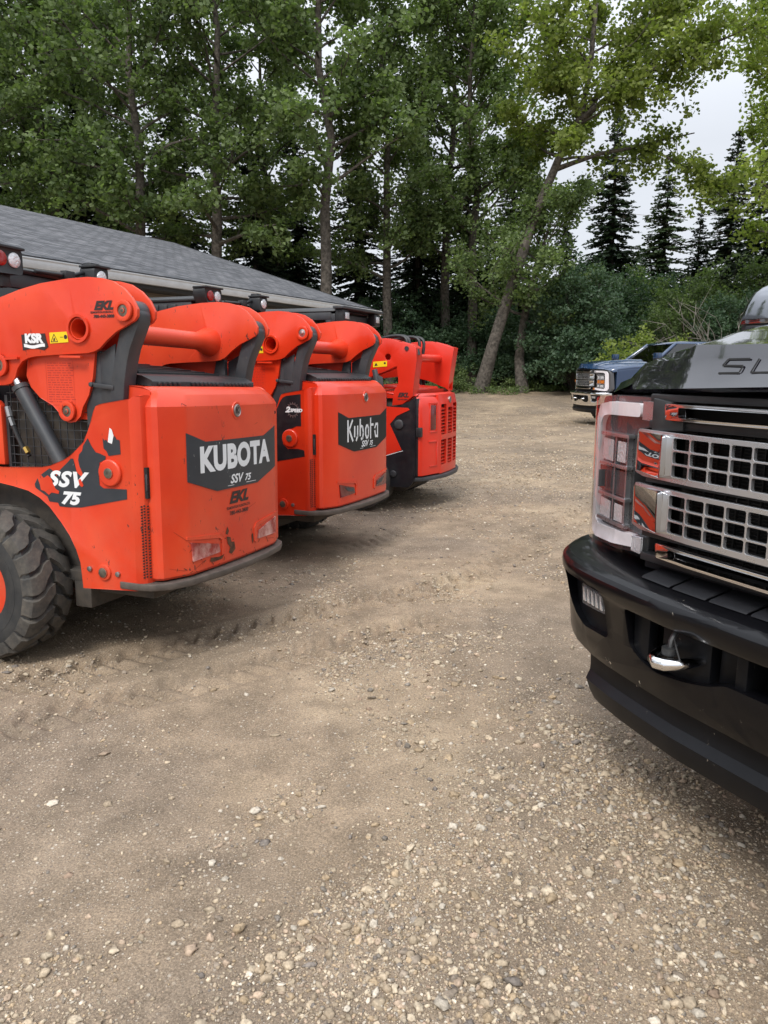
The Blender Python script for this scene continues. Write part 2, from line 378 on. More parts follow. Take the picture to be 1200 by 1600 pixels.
    def add_text(s, txt, size, fn, sx=1.0, shear=0.0, bold=0.0, spacing=1.0, align='CENTER'):
        c = bpy.data.curves.new('tmp_text', 'FONT'); c.body = txt; c.size = size; c.shear = shear; c.offset = bold
        c.space_character = spacing; c.align_x = align; c.align_y = 'CENTER'; c.resolution_u = 4
        o = bpy.data.objects.new('tmp_text', c); link(o)
        dg = bpy.context.evaluated_depsgraph_get(); me = o.evaluated_get(dg).to_mesh()
        vs = [s.bm.verts.new(fn(v.co.x * sx, v.co.y)) for v in me.vertices]
        for p in me.polygons: s._f([vs[i] for i in p.vertices])
        o.evaluated_get(dg).to_mesh_clear(); bpy.data.objects.remove(o); bpy.data.curves.remove(c)
        return s
    def cut(s, axis, vals):
        for v in vals:
            co = [0, 0, 0]; co[axis] = v; no = [0, 0, 0]; no[axis] = 1
            g = s.bm.verts[:] + s.bm.edges[:] + s.bm.faces[:]
            bmesh.ops.bisect_plane(s.bm, geom=g, plane_co=co, plane_no=no)
        return s
    def warp(s, fn):
        for v in s.bm.verts: v.co = fn(*v.co)
        return s
    def build(s, name, mats, parent=None, bevel=0.0, smooth=32, xf=None, seg=2):
        bm = s.bm
        if bevel > 0:
            bmesh.ops.remove_doubles(bm, verts=bm.verts, dist=1e-5)
            es = [e for e in bm.edges if len(e.link_faces) == 2 and e.calc_face_angle(0) > R(28)]
            bmesh.ops.bevel(bm, geom=es, offset=bevel, segments=seg, affect='EDGES', profile=.5, clamp_overlap=True)
        bmesh.ops.recalc_face_normals(bm, faces=bm.faces)
        if xf:
            for v in bm.verts: v.co = xf(v.co)
        me = bpy.data.meshes.new(name); bm.to_mesh(me); bm.free()
        for mm in (mats if isinstance(mats, (list, tuple)) else [mats]): me.materials.append(mm)
        me.polygons.foreach_set('use_smooth', [True] * len(me.polygons))
        me.set_sharp_from_angle(angle=R(smooth))
        o = bpy.data.objects.new(name, me); link(o)
        if parent: o.parent = parent
        return o
def circ(cx, cy, r, n=20, a0=0): return [(cx + r * math.cos(a0 + 2 * math.pi * k / n), cy + r * math.sin(a0 + 2 * math.pi * k / n)) for k in range(n)]
def interp(pts, x):
    if x <= pts[0][0]: return pts[0][1]
    for (a, b), (c, d) in zip(pts, pts[1:]):
        if x <= c: return b + (d - b) * (x - a) / (c - a)
    return pts[-1][1]
def rpoly(pts, r, n=4):
    out = []; N = len(pts)
    for i in range(N):
        p, a, b = Vector(pts[i]), Vector(pts[i - 1]), Vector(pts[(i + 1) % N])
        da, db = a - p, b - p; rr = min(r, da.length * .45, db.length * .45)
        s_, e_ = p + da.normalized() * rr, p + db.normalized() * rr
        for k in range(n + 1):
            t = k / n; q = s_ * (1 - t) ** 2 + p * 2 * t * (1 - t) + e_ * t ** 2; out.append((q.x, q.y))
    return out
def np_mesh(name, V, F, mats, parent=None, smooth=False, attr=None, attrname='tone'):
    me = bpy.data.meshes.new(name); V = np.asarray(V, np.float32); F = np.asarray(F, np.int32)
    nf, k = F.shape
    me.vertices.add(len(V)); me.vertices.foreach_set('co', V.ravel())
    me.loops.add(nf * k); me.loops.foreach_set('vertex_index', F.ravel())
    me.polygons.add(nf); me.polygons.foreach_set('loop_start', np.arange(0, nf * k, k, dtype=np.int32))
    me.update(calc_edges=True)
    if smooth: me.polygons.foreach_set('use_smooth', np.ones(nf, bool))
    for mm in (mats if isinstance(mats, (list, tuple)) else [mats]): me.materials.append(mm)
    if attr is not None:
        attr = np.asarray(attr, np.float32)
        if attr.ndim == 1:
            a = me.attributes.new(attrname, 'FLOAT', 'POINT'); a.data.foreach_set('value', attr)
        else:
            a = me.attributes.new(attrname, 'FLOAT_COLOR', 'POINT'); a.data.foreach_set('color', attr.ravel())
    o = bpy.data.objects.new(name, me); link(o)
    if parent: o.parent = parent
    return o

# numpy value noise
def vnoise(x, y, seed=0):
    xi, yi = np.floor(x).astype(np.int64), np.floor(y).astype(np.int64); xf, yf = x - xi, y - yi
    xf = xf * xf * (3 - 2 * xf); yf = yf * yf * (3 - 2 * yf)
    def h(a, b):
        n = (a * 374761393 + b * 668265263 + seed * 69069) & 0xffffffff
        n = ((n ^ (n >> 13)) * 1274126177) & 0xffffffff
        return ((n ^ (n >> 16)) & 0xffff) / 65535.0
    return (h(xi, yi) * (1 - xf) + h(xi + 1, yi) * xf) * (1 - yf) + (h(xi, yi + 1) * (1 - xf) + h(xi + 1, yi + 1) * xf) * yf
def fbm(x, y, o=4, seed=0, g=.5):
    r = 0; a = 1; t = 0
    for i in range(o): r = r + a * vnoise(x * 2 ** i + i * 17.3, y * 2 ** i + i * 9.1, seed + i); t += a; a *= g
    return r / t

# ------------------------------------------------------------------ ground
def ground_h(x, y):
    x = np.asarray(x, float); y = np.asarray(y, float)
    z = .055 * (fbm(x * .35, y * .35, 3, 5) - .5) + .028 * (fbm(x * 1.6, y * 1.6, 3, 11) - .5) + .012 * (fbm(x * 9, y * 9, 3, 21) - .5)
    near = np.clip(1 - (y - 8) / 8, 0, 1)
    # tyre ruts pressed into the dirt, with lug prints across them
    for (ax, ay, bx, by, w, amp) in ((-2.9, 2.72, .9, 5.35, .16, 1), (-2.5, 2.45, .6, 4.45, .16, .8), (.2, 4.6, 3.2, 9.4, .17, .7), (-.3, 6.0, 2.4, 11, .16, .6)):
        dx, dy = bx - ax, by - ay; L = math.hypot(dx, dy); dx /= L; dy /= L
        s = (x - ax) * dx + (y - ay) * dy; d = -(x - ax) * dy + (y - ay) * dx + .05 * np.sin(s * 1.3)
        inb = np.clip((w - np.abs(d)) / .04, 0, 1) * np.clip(s / .3, 0, 1) * np.clip((L - s) / .4, 0, 1)
        side = np.where(d > 0, 1.0, -1.0)
        lug = np.sin(2 * np.pi * (s + side * .03 - np.abs(d) * .45) / .125)
        z = z + near * amp * inb * (-.020 + .020 * np.clip(lug * 2.2, -1, 1)) * np.clip(.25 + 1.5 * fbm(x * 1.1, y * 1.1, 2, 40), 0, 1)
        z = z + near * amp * .010 * np.exp(-((np.abs(d) - w - .04) / .035) ** 2) * np.clip(s / .3, 0, 1) * np.clip((L - s) / .4, 0, 1)
    k = np.clip((y - 22) / 12, 0, 1); z = z + .55 * k * k * (3 - 2 * k)
    return z
def spaced(lo, hi, a, b, d, g):
    mid = list(np.arange(a, b + 1e-6, d)); L = []; s = d; p = a
    while p > lo: s *= g; p -= s; L.append(p)
    Rr = []; s = d; p = b
    while p < hi: s *= g; p += s; Rr.append(p)
    return np.array(L[::-1] + mid + Rr)
gx = spaced(-900, 900, -3.2, 2.6, .016, 1.055); gy = spaced(-900, 1500, .9, 6.4, .016, 1.045)
X, Y = np.meshgrid(gx, gy)
Z = ground_h(X, Y)
V = np.stack([X, Y, Z], -1).reshape(-1, 3); nx, ny = len(gx), len(gy)
idx = np.arange(nx * ny).reshape(ny, nx)
F = np.stack([idx[:-1, :-1], idx[:-1, 1:], idx[1:, 1:], idx[1:, :-1]], -1).reshape(-1, 4)
wet = fbm(X.ravel() * .8 + 9, Y.ravel() * .8, 3, 91)
g = np_mesh('ground', V, F, M['ground'], smooth=True, attr=wet); tag(g, kind='structure')

def gravel_density(x, y):
    d = np.clip((fbm(x * .9 + 3, y * .9, 3, 60) - .43) * 5, .05, 1)
    d = d * np.clip((fbm(x * 3.3, y * 3.3, 2, 77) - .25) * 2.6, .12, 1)
    # loose pile between camera and pickup, swept lane toward the skid steers
    pile = np.exp(-(((x - .55) / .85) ** 2 + ((y - 2.1) / .75) ** 2)) + .7 * np.exp(-(((x - .1) / .5) ** 2 + ((y - 1.65) / .35) ** 2))
    bare = np.exp(-(((x + .75) / .8) ** 2 + ((y - 2.6) / .9) ** 2)) + 1.1 * np.exp(-(((x - 1.05) / .33) ** 2 + ((y - 1.75) / .3) ** 2))
    far = np.clip((y - 6) / 4, 0, 1) * .5
    cl = np.clip((fbm(x * 2.1 + 5, y * 2.1 + 1, 3, 33) - .5) * 7 + .25, .06, 1)
    return np.clip((d * .8 + 1.15 * pile) * (.25 + .75 * cl) + .25 * pile + far - .6 * bare, .03, 1)
def ico(sub):
    bm = bmesh.new(); bmesh.ops.create_icosphere(bm, subdivisions=sub, radius=1)
    v = np.array([q.co[:] for q in bm.verts]); f = np.array([[w.index for w in q.verts] for q in bm.faces]); bm.free(); return v, f
def stones(rng, n, x0, x1, y0, y1, smin, smax, sub, power, xw=None, bias=1.0):
    tv, tf = ico(sub)
    x = rng.uniform(x0, x1, n * 3); y = y0 + (y1 - y0) * rng.uniform(0, 1, n * 3) ** bias
    keep = (rng.uniform(0, 1, n * 3) < gravel_density(x, y)) & (np.abs(x) < .62 * y + .5)
    x, y = x[keep][:n], y[keep][:n]; n = len(x)
    s = smin + (smax - smin) * rng.uniform(0, 1, n) ** power
    sc = s[:, None] * rng.uniform(.5, 1.3, (n, 3)); sc[:, 2] *= .55
    # a few random shape templates
    T = [tv * (1 + rng.uniform(-.30, .30, (len(tv), 1))) + rng.uniform(-.20, .20, tv.shape) for _ in range(12)]
    T = np.array(T)[rng.integers(0, 12, n)] * sc[:, None, :]
    a = rng.uniform(0, 2 * np.pi, n); ca, sa = np.cos(a), np.sin(a); b = rng.normal(0, .3, n); cb, sb = np.cos(b), np.sin(b)
    tx, ty, tz = T[..., 0], T[..., 1], T[..., 2]
    ty, tz = ty * cb[:, None] - tz * sb[:, None], ty * sb[:, None] + tz * cb[:, None]
    vx = tx * ca[:, None] - ty * sa[:, None] + x[:, None]; vy = tx * sa[:, None] + ty * ca[:, None] + y[:, None]
    vz = tz + (ground_h(x, y) + sc[:, 2] * rng.uniform(.0, .5, n))[:, None]
    V = np.stack([vx, vy, vz], -1).reshape(-1, 3)
    F = (tf[None] + (np.arange(n) * len(tv))[:, None, None]).reshape(-1, 3)
    pal = np.array([(.50, .40, .28), (.42, .33, .23), (.57, .47, .34), (.34, .275, .21), (.24, .205, .175), (.64, .56, .45), (.46, .345, .22), (.30, .26, .215), (.52, .39, .28), (.38, .27, .19)])
    w = np.array([5, 4, 5, 2.6, 1.2, 2.6, 3.5, 1.1, 2.5, .4]); c = pal[rng.choice(len(pal), n, p=w / w.sum())] * rng.uniform(.58, 1.0, (n, 1))
    c = np.concatenate([c, np.ones((n, 1))], 1); C = np.repeat(c, len(tv), 0)
    return V, F, C
rng = np.random.default_rng(7)
sets = [stones(rng, 9000, -2.2, 2.4, 1.1, 4.2, .0055, .018, 2, 3.2), stones(rng, 62000, -2.8, 2.8, 1.1, 5.0, .0028, .008, 1, 1.7),
        stones(rng, 80000, -3, 3, 1.0, 4.6, .0014, .0038, 1, 1.1), stones(rng, 45000, -6, 6, 4.0, 13, .005, .016, 1, 2.4, bias=1.3), stones(rng, 9000, -9, 13, 10, 26, .012, .03, 1, 2)]
off = 0; Vs, Fs, Cs = [], [], []
for v, f, c in sets: Vs.append(v); Fs.append(f + off); Cs.append(c); off += len(v)
gs = np_mesh('gravel', np.concatenate(Vs), np.concatenate(Fs), M['stone'], smooth=False, attr=np.concatenate(Cs), attrname='tint')
tag(gs, 'loose tan and grey gravel scattered over the dirt yard', 'gravel', kind='stuff')

# ------------------------------------------------------------------ building
def frame_rot(az): return R(90 - az)        # local +x points to compass azimuth az
bx, by = -.245, 19.5
bld = empty('building', (bx, by, 0), (0, 0, frame_rot(25.2)))
tag(bld, 'low building with grey shingled gable roof and white gutter behind the loaders', 'building')
L0, W, EH, RH, oh = -22.0, 12.8, 2.9, 4.95, .45
w_ = MB(); w_.box(L0 + .4, -.5, oh, W - oh, 0, 2.74)
w_.prism('yz', [(oh, 2.74), (W - oh, 2.74), (W / 2, 4.62)], -.62, -.5)
for k in range(18): w_.box(L0 + .4, -.5, oh - .012, oh, .12 + k * .145, .125 + k * .145 + .11)
w_.build('wall', M['tan_wall'], bld)
for (xa, wdt) in ((-19.5, 4.2), (-13.8, 4.2), (-8.1, 4.2)):
    d = MB()
    for k in range(4): d.box(xa, xa + wdt, oh - .05, oh - .016, .03 + k * .57, .58 + k * .57)
    d.build('garage_door', M['white_trim'], bld, bevel=.008)
rise = RH - EH; half = W / 2
def slope(side, th=.05):
    q = MB(); n = 2
    ya, yb = (0, half) if side == 0 else (W, half)
    q.hexa([(L0, ya, EH), (0, ya, EH), (0, yb, RH), (L0, yb, RH), (L0, ya, EH + th), (0, ya, EH + th), (0, yb, RH + th), (L0, yb, RH + th)])
    return q
for sd in (0, 1): slope(sd).build('roof', M['shingle'], bld)
f_ = MB(); f_.box(L0, 0, -.03, -.003, EH - .17, EH + .02); f_.box(L0, -.02, .0, oh, EH - .17, EH - .155)
f_.build('fascia', M['dark_trim'], bld)
gprof = [(-.035, EH + .012), (-.035, EH - .115), (-.12, EH - .115), (-.15, EH - .06), (-.15, EH - .02), (-.165, EH + .0), (-.165, EH + .012), (-.155, EH + .012), (-.14, EH - .02), (-.14, EH - .055), (-.115, EH - .105), (-.045, EH - .105), (-.045, EH + .012)]
g_ = MB(); g_.prism('yz', gprof, L0, .12); g_.build('gutter', M['white_trim'], bld)
de = MB(); de.box(L0, .02, -.06, .0, EH + .022, EH + .05)
de.hexa([(0.003, 0, EH - .02), (.03, 0, EH - .02), (.03, half, RH - .02), (.003, half, RH - .02), (.003, 0, EH + .06), (.03, 0, EH + .06), (.03, half, RH + .06), (.003, half, RH + .06)])
de.build('drip_edge', M['dark_trim'], bld)
ds = MB(); ds.path([(-.7, -.08, EH - .11), (-.7, -.08, EH - .25), (-.7, oh - .06, EH - .5), (-.7, oh - .06, .1)], .04, 4); ds.build('downspout', M['white_trim'], bld)

# ------------------------------------------------------------------ wheeled skid steer loader
KS = .92
def kt(p): return Vector((p[0] * KS, p[1] * KS, (p[2] + .17) * KS))
PLAN = [(-.645, .12), (-.645, .012), (-.630, -.015), (-.49, -.075), (-.46, -.082), (-.23, -.094), (0, -.098), (.23, -.094), (.46, -.082), (.49, -.075), (.630, -.015), (.645, .012), (.645, .12)]
FACE = [p for p in PLAN if p[1] < .05]
def face_y(x): return interp(FACE, x)

def tyre_mb(cx, cy, cz, Ro, w, outer, nlug=20):
    """outer = -1 when the outer face points to -x"""
    q = MB(); q.m(1)
    h = w / 2
    q.lathe((cx, cy, cz), 0, [(Ro * .44, -h * .70), (Ro * .48, -h * .92), (Ro * .68, -h * 1.04), (Ro * .86, -h * 1.0), (Ro * .915, -h * .9), (Ro * .93, -h * .5), (Ro * .935, 0), (Ro * .93, h * .5), (Ro * .915, h * .9), (Ro * .86, h), (Ro * .68, h * 1.04), (Ro * .48, h * .92), (Ro * .44, h * .7)], 64, closed=True)
    q.ring((cx, cy, cz), 0, Ro * .66, Ro * .675, outer * h * .99, outer * h * 1.045, 48)
    q.m(0)
    for sd in (-1, 1):
        for k in range(nlug):
            a0 = 2 * math.pi * (k + (.5 if sd > 0 else 0)) / nlug
            st = [(.04, 1.0, .0), (.35, 1.0, .07), (.55, .995, .17), (.80, .985, .215), (.97, .95, .225), (1.04, .84, .225)]
            rings = []
            for t, rr, da in st:
                wd = .105 if t < .5 else .125
                if t < .2: wd = .075
                rb = Ro * (.90 if t < .9 else (.86 if t < 1 else .80))
                a = a0 + da
                def P(r, an): return (cx + sd * h * t, cy + r * math.cos(an), cz + r * math.sin(an))
                rings.append([P(rb, a - wd * 1.15), P(rb, a + wd * 1.15), P(Ro * rr, a + wd * .9), P(Ro * rr, a - wd * .9)])
            q.loft(rings)
    return q
def rim_mb(cx, cy, cz, Ro, w, outer):
    q = MB(); h = w / 2
    q.lathe((cx, cy, cz), 0, [(Ro * .47, outer * h * .74), (Ro * .45, outer * h * .74), (Ro * .42, outer * h * .50), (Ro * .40, outer * h * .0), (Ro * .30, outer * h * -.05), (Ro * .24, outer * h * .3), (Ro * .12, outer * h * .32)], 40)
    for k in range(8):
        a = 2 * math.pi * k / 8; q.tube((cx + outer * h * .15, cy + Ro * .36 * math.cos(a), cz + Ro * .36 * math.sin(a)), (cx + outer * h * .33, cy + Ro * .36 * math.cos(a), cz + Ro * .36 * math.sin(a)), Ro * .035, n=6)
    return q

ARM = [(-0.0 + .985, 1.848), (.83, 1.887), (.681, 1.914), (.49, 1.931), (.36, 1.934), (.27, 1.925), (.201, 1.908), (.133, 1.869), (.083, 1.820), (.052, 1.764), (.055, 1.73), (.075, 1.708), (.117, 1.688), (.19, 1.656), (.256, 1.612), (.304, 1.572), (.34, 1.556), (.39, 1.547), (.616, 1.539), (.75, 1.532), (.80, 1.524), (.845, 1.505), (.88, 1.47), (.905, 1.415), (.935, 1.385), (.98, 1.376), (1.04, 1.374),
       (1.25, 1.37), (1.7, 1.25), (2.15, .95), (2.45, .55), (2.55, .25), (2.75, .20), (2.83, .4), (2.72, .85), (2.45, 1.25), (2.0, 1.58), (1.4, 1.78)]

def side_prof():
    arch = [(.484, .264), (.495, .407), (.520, .48), (.56, .555), (.614, .624), (.693, .709), (.76, .755), (.84, .79), (.95, .81), (1.06, .825), (1.2, .80), (1.33, .74), (1.43, .65), (1.47, .56)]
    front = [(1.60, .56), (1.64, .66), (1.72, .74), (1.82, .79), (1.98, .81), (2.15, .79), (2.28, .72), (2.34, .62), (2.36, .50), (2.50, .50), (2.50, .86), (1.7, .93), (1.046, .911)]
    top = [(.747, .926), (.67, .94), (.615, .96), (.57, .977), (.528, .999), (.475, 1.035), (.426, 1.08), (.39, 1.14), (.365, 1.20), (.348, 1.245), (.332, 1.268), (.305, 1.282), (.278, 1.287), (.12, 1.312)]
    return [(.12, .284)] + arch + front + top

def pin_boss(q, x, y, z, r, s, pm=1):
    """s = -1 faces outward to -x"""
    q.m(0); q.ring((x, y, z), 0, r * .58, r, 0, s * .022, 28); q.ring((x, y, z), 0, r * .5, r * 1.0, 0, s * .014, 28)
    q.m(pm); q.tube((x + s * .001, y, z), (x + s * .016, y, z), r * .6, n=20); q.tube((x + s * .016, y, z), (x + s * .022, y, z), r * .25, n=8)
    return q

def make_loader(loc, rot, variant, label):
    root = empty('skid_steer_loader', loc, rot)
    tag(root, label, 'skid steer', 'wheeled skid steer loaders in the row')
    worn = variant == 'worn'
    RED = M['red_worn'] if worn else M['red_clean']; PIN = M['pin'] if worn else M['pin_shiny']
    B = lambda q, n, m_, p=root, **k: q.build(n, m_, p, xf=kt, **k)
    # chassis core and belly pan
    q = MB(); q.box(-.55, .55, .12, 2.35, .20, .92); q.box(-.545, .545, .12, 1.1, .92, 1.30)
    q.hexa([(-.60, .16, .30), (.60, .16, .30), (.60, 2.3, .10), (-.60, 2.3, .10), (-.64, .05, .34), (.64, .05, .34), (.64, 2.4, .34), (-.64, 2.4, .34)])
    q.box(-.62, .62, .5, .62, .12, .3); q.tube((-.66, 1.05, .265), (.66, 1.05, .265), .075, n=12); q.tube((-.66, 2.05, .265), (.66, 2.05, .265), .075, n=12)
    B(q, 'chassis', M['chassis'], bevel=.01)
    # side panels
    for s in (-1, 1):
        q = MB(); q.prism('yz', side_prof(), s * .69, s * .668)
        path = [(.12, .69), (.10, .689), (.082, .683), (.062, .668), (.05, .648), (.046, .60)]
        q2 = [[(s * x, y, .284 + (.12 - y) * .1) for y, x in path], [(s * x, y, 1.312 + (.12 - y) * .25) for y, x in path]]
        inn = [[(s * (x - .02), y + .012, .284 + (.12 - y) * .1) for y, x in path], [(s * (x - .02), y + .012, 1.312 + (.12 - y) * .25) for y, x in path]]
        q.grid([[q2[0][i], q2[1][i]] for i in range(len(path))]); q.grid([[inn[0][i], inn[1][i]] for i in range(len(path))])
        q.grid([q2[1], inn[1]]); q.grid([q2[0], inn[0]])
        sp = B(q, 'side_panel', RED, bevel=.003)
        # vent perforations near the rear corner
        v = MB()
        for i in range(26):
            for j in range(3):
                z = .36 + i * .0155; yy = .073 - j * .011; xx = s * (.681 - (.0095 * j if j < 2 else .026))
                v.tube((xx - s * .004, yy, z + .004 * (j % 2)), (xx + s * .0035, yy - .0015, z + .004 * (j % 2)), .0042, n=6)
        B(v, 'vent', M['black_void'], sp)
        # latch slot
        v = MB(); v.box(s * .640, s * .6635, .040, .064, .79, .955); B(v, 'latch_slot', M['black_void'], sp)
        v = MB(); v.box(s * .652, s * .668, .040, .050, .83, .92); B(v, 'latch', M['steel_dark'], sp, bevel=.003)
        # bosses and bolts
        x = s * .69; v = MB()
        v.m(0); v.lathe((x, .253, .92), 0, [(.073, 0), (.073, s * .014), (.066, s * .02), (.03, s * .02)], 32); v.m(1); v.tube((x + s * .02, .253, .92), (x + s * .026, .253, .92), .03, n=10)
        B(v, 'boss', [RED, M['pin']], sp, bevel=.0015); v = MB()
        v.m(0); v.lathe((x, .33, .368), 0, [(.046, 0), (.044, s * .012), (.032, s * .013)], 24); v.m(1); v.tube((x + s * .012, .33, .368), (x + s * .02, .33, .368), .030, n=9)
        B(v, 'boss', [RED, M['pin']], sp, bevel=.0015)
        v = MB(); v.tube((x, .43, .378), (x + s * .012, .43, .378), .016, n=6); B(v, 'bolt', M['steel'], sp, bevel=.0015)
        v = MB(); v.tube((x, .238, .366), (x + s * .012, .238, .366), .016, n=6); B(v, 'bolt', M['steel'], sp, bevel=.0015)
    # red inner cover between side panel and engine lid
    q = MB(); q.prism('yz', [(.055, 1.20), (.055, 1.352), (.09, 1.372), (.45, 1.41), (.52, 1.30), (.52, 1.20)], -.60, .60); B(q, 'engine_side_cover', RED, bevel=.006)
    # engine lid with slotted rear edge, rising to the cab
    q = MB(); q.prism('yz', [(.10, 1.378), (.10, 1.405), (.16, 1.435), (1.12, 1.545), (1.12, 1.46), (.45, 1.411)], -.52, .52)
    for i in range(22):
        if i not in (5, 6, 14): q.box(-.47 + i * .043, -.447 + i * .043, .088, .11, 1.383, 1.402)
    for i in range(6): q.box(-.40, .40, .28 + i * .11, .31 + i * .11, 1.445 + i * .0125, 1.462 + i * .0125)
    B(q, 'engine_lid', M['black_plastic'], bevel=.004)
    # side screen (wire grid) under the arm
    for s in (-1, 1):
        q = MB()
        for i in range(13): q.box(s * .603, s * .598, .42 + i * .05, .424 + i * .05, .90, 1.38)
        for i in range(10): q.box(s * .606, s * .6025, .40, 1.05, .93 + i * .05, .934 + i * .05)
        q.box(s * .61, s * .592, 1.04, 1.06, .90, 1.32); q.box(s * .61, s * .592, .40, 1.06, .89, .91)
        B(q, 'side_screen', M['steel_dark'])
        q = MB(); q.prism('yz', [(1.06, .92), (1.06, 1.26), (1.09, 1.29), (1.5, 1.29), (1.5, .92)], s * .64, s * .60)
        B(q, 'fuel_cover', RED, bevel=.008)
    # rear door
    rings = []
    for z, sc, dy in ((.332, .96, .03), (.338, .985, .008), (.352, 1, 0), (.60, 1, 0), (.90, 1, 0), (1.20, 1, 0), (1.272, 1, .002), (1.30, .975, .012), (1.335, .925, .030), (1.362, .885, .055), (1.374, .865, .085), (1.378, .85, .12)):
        rings.append([(x * sc, min(.12, y + dy) if abs(x) < .64 else max(y, min(.12, y + dy)), z) for x, y in PLAN])
    q = MB(); q.loft(rings)
    door = B(q, 'rear_door', RED, smooth=13)
    # pressed steps above the label and raised shelf over the lamps
    def fy(a, z=0, off=0): return face_y(a) - off
    for s in (-1, 1):
        q = MB(); q.prism('xz', [(s * .50, .545), (s * .50, .56), (s * .20, .53), (s * .17, .50), (s * .17, .415), (s * .20, .40), (s * .195, .49), (s * .22, .51)], 0, -.012)
        q.cut(0, [s * .3, s * .4]); q.warp(lambda x, y, z: (x, face_y(x) + .004 + y, z)); B(q, 'lamp_ledge', RED, door, bevel=.003)
    # label
    q = MB(); q.prism('xz', [(-.48, 1.13), (-.48, .864), (-.225, .785), (.225, .785), (.48, .864), (.48, 1.13), (.32, 1.075), (-.32, 1.075)], 0, -.004)
    q.cut(0, [x * .06 for x in range(-8, 9)]); q.warp(lambda x, y, z: (x, face_y(x) - .0005 + y, z))
    lab = B(q, 'label', M['decal_dark'] if worn else M['decal_black'], door)
    q = MB()
    on = lambda z0, off=.006, x0=0: (lambda a, b: (a + x0, face_y(a + x0) - off, z0 + b))
    if worn:
        q.add_text('KUBOTA', .190, on(.968), sx=.97, bold=.0095, spacing=1.04)
    else:
        # rounded stencil lettering drawn stroke by stroke
        def stroke(pts, wd=.0225):
            pts = [Vector((a, b)) for a, b in pts]
            for a, b in zip(pts, pts[1:]):
                d = (b - a).normalized(); nn = Vector((-d.y, d.x)) * wd / 2; a2, b2 = a - d * wd * .35, b + d * wd * .35
                vs = [q.bm.verts.new((p.x, face_y(p.x) - .0062, .965 + p.y)) for p in (a2 - nn, b2 - nn, b2 + nn, a2 + nn)]; q._f(vs)
        W_ = .104; x0 = -.335
        stroke([(x0, -.085), (x0, .085)]); stroke([(x0 + .075, .085), (x0 + .02, .012), (x0 + .08, -.085)])
        x0 += W_ + .01; stroke([(x0, .03), (x0, -.05)]); stroke([(x0 + .055, .03), (x0 + .055, -.05), (x0 + .03, -.085)])
        x0 += W_; stroke([(x0, .085), (x0, -.05)]); stroke([(x0 + .02, -.082), (x0 + .045, -.075), (x0 + .06, -.03), (x0 + .045, .02), (x0 + .02, .03)])
        x0 += W_; stroke([(x0 + .02, .03), (x0, .0), (x0, -.05), (x0 + .02, -.08)]); stroke([(x0 + .04, -.08), (x0 + .06, -.05), (x0 + .06, .0), (x0 + .04, .03)])
        x0 += W_; stroke([(x0, .085), (x0, -.085)]); stroke([(x0 + .02, .03), (x0 + .055, .03)])
        x0 += W_ - .01; stroke([(x0, .0), (x0 + .02, .03), (x0 + .06, .03), (x0 + .06, -.085)]); stroke([(x0, -.03), (x0 + .015, -.078), (x0 + .04, -.078)])
    q.add_text('SSV', .072, on(.836, x0=-.03), sx=1.15, shear=.3, bold=.0022); q.add_text('75', .056, on(.832, x0=.10), sx=1.2, shear=.3, bold=.0018)
    vs = [q.bm.verts.new((a, face_y(a) - .006, b)) for a, b in ((-.12, .800), (.20, .800), (.20, .803), (-.12, .803))]; q._f(vs)
    B(q, 'lettering', M['decal_white'], lab)
    if worn:
        q = MB(); q.add_text('EKL', .092, on(.722, .003, .0), sx=1.35, shear=.35, bold=.0045); q.add_text('EDMONTON KUBOTA LTD.', .021, on(.665, .003), sx=1.0, bold=.0006); q.add_text('780-443-3800', .032, on(.632, .003), sx=1.15, shear=.1, bold=.0008)
        B(q, 'dealer_sticker', M['decal_ink'], door)
    # emblem
    q = MB(); y0 = face_y(0)
    q.m(0); q.lathe((0, y0, 1.24), 1, [(.038, .004), (.038, -.006), (.033, -.010), (.030, -.006), (.012, -.005)], 28)
    q.m(1); q.add_text('K', .05, lambda a, b: (a, y0 - .0085, 1.24 + b), bold=.001)
    B(q, 'emblem', [M['emblem'], M['decal_ink']], door)
    q = MB(); q.lathe((0, y0, 1.24), 1, [(.052, .004), (.05, -.003), (.040, -.003)], 28); B(q, 'emblem_seat', RED, door)
    q = MB(); q.tube((.515, face_y(.515) + .004, 1.215), (.515, face_y(.515) - .003, 1.215), .010, n=10); B(q, 'lock_hole', M['black_void'], door)
    # tail lamps
    for s in (-1, 1):
        q = MB(); q.prism('xz', [(s * .47, .525), (s * .23, .474), (s * .215, .425), (s * .46, .418)], 0, -.008)
        q.cut(0, [-.4, -.32, .32, .4]); q.warp(lambda x, y, z: (x, face_y(x) + y, z))
        if worn: B(q, 'tail_lamp', M['lamp_scuffed'], door, bevel=.002)
        else:
            tl = B(q, 'tail_lamp', M['lamp_dark_red'], door, bevel=.002)
            q = MB(); q.prism('xz', [(s * .40, .497), (s * .25, .468), (s * .24, .44), (s * .34, .455)], 0, -.004); q.warp(lambda x, y, z: (x, face_y(x) - .0075 + y, z)); B(q, 'reflector', M['steel_dark'], tl)
    if worn:
        def smear(q, pts, w):
            pts = [Vector(p) for p in pts]
            for i in range(len(pts) - 1):
                a, b = pts[i], pts[i + 1]; d = (b - a).normalized(); nn = Vector((-d.y, d.x)); w0 = w * (.4 + .6 * math.sin(math.pi * (i + .2) / len(pts))); w1 = w * (.4 + .6 * math.sin(math.pi * (i + 1.0) / len(pts)))
                q._f([q.bm.verts.new((p.x, face_y(p.x) - .0025, p.y)) for p in (a - nn * w0 / 2, b - nn * w1 / 2, b + nn * w1 / 2, a + nn * w0 / 2)])
        q = MB(); rr = random.Random(11)
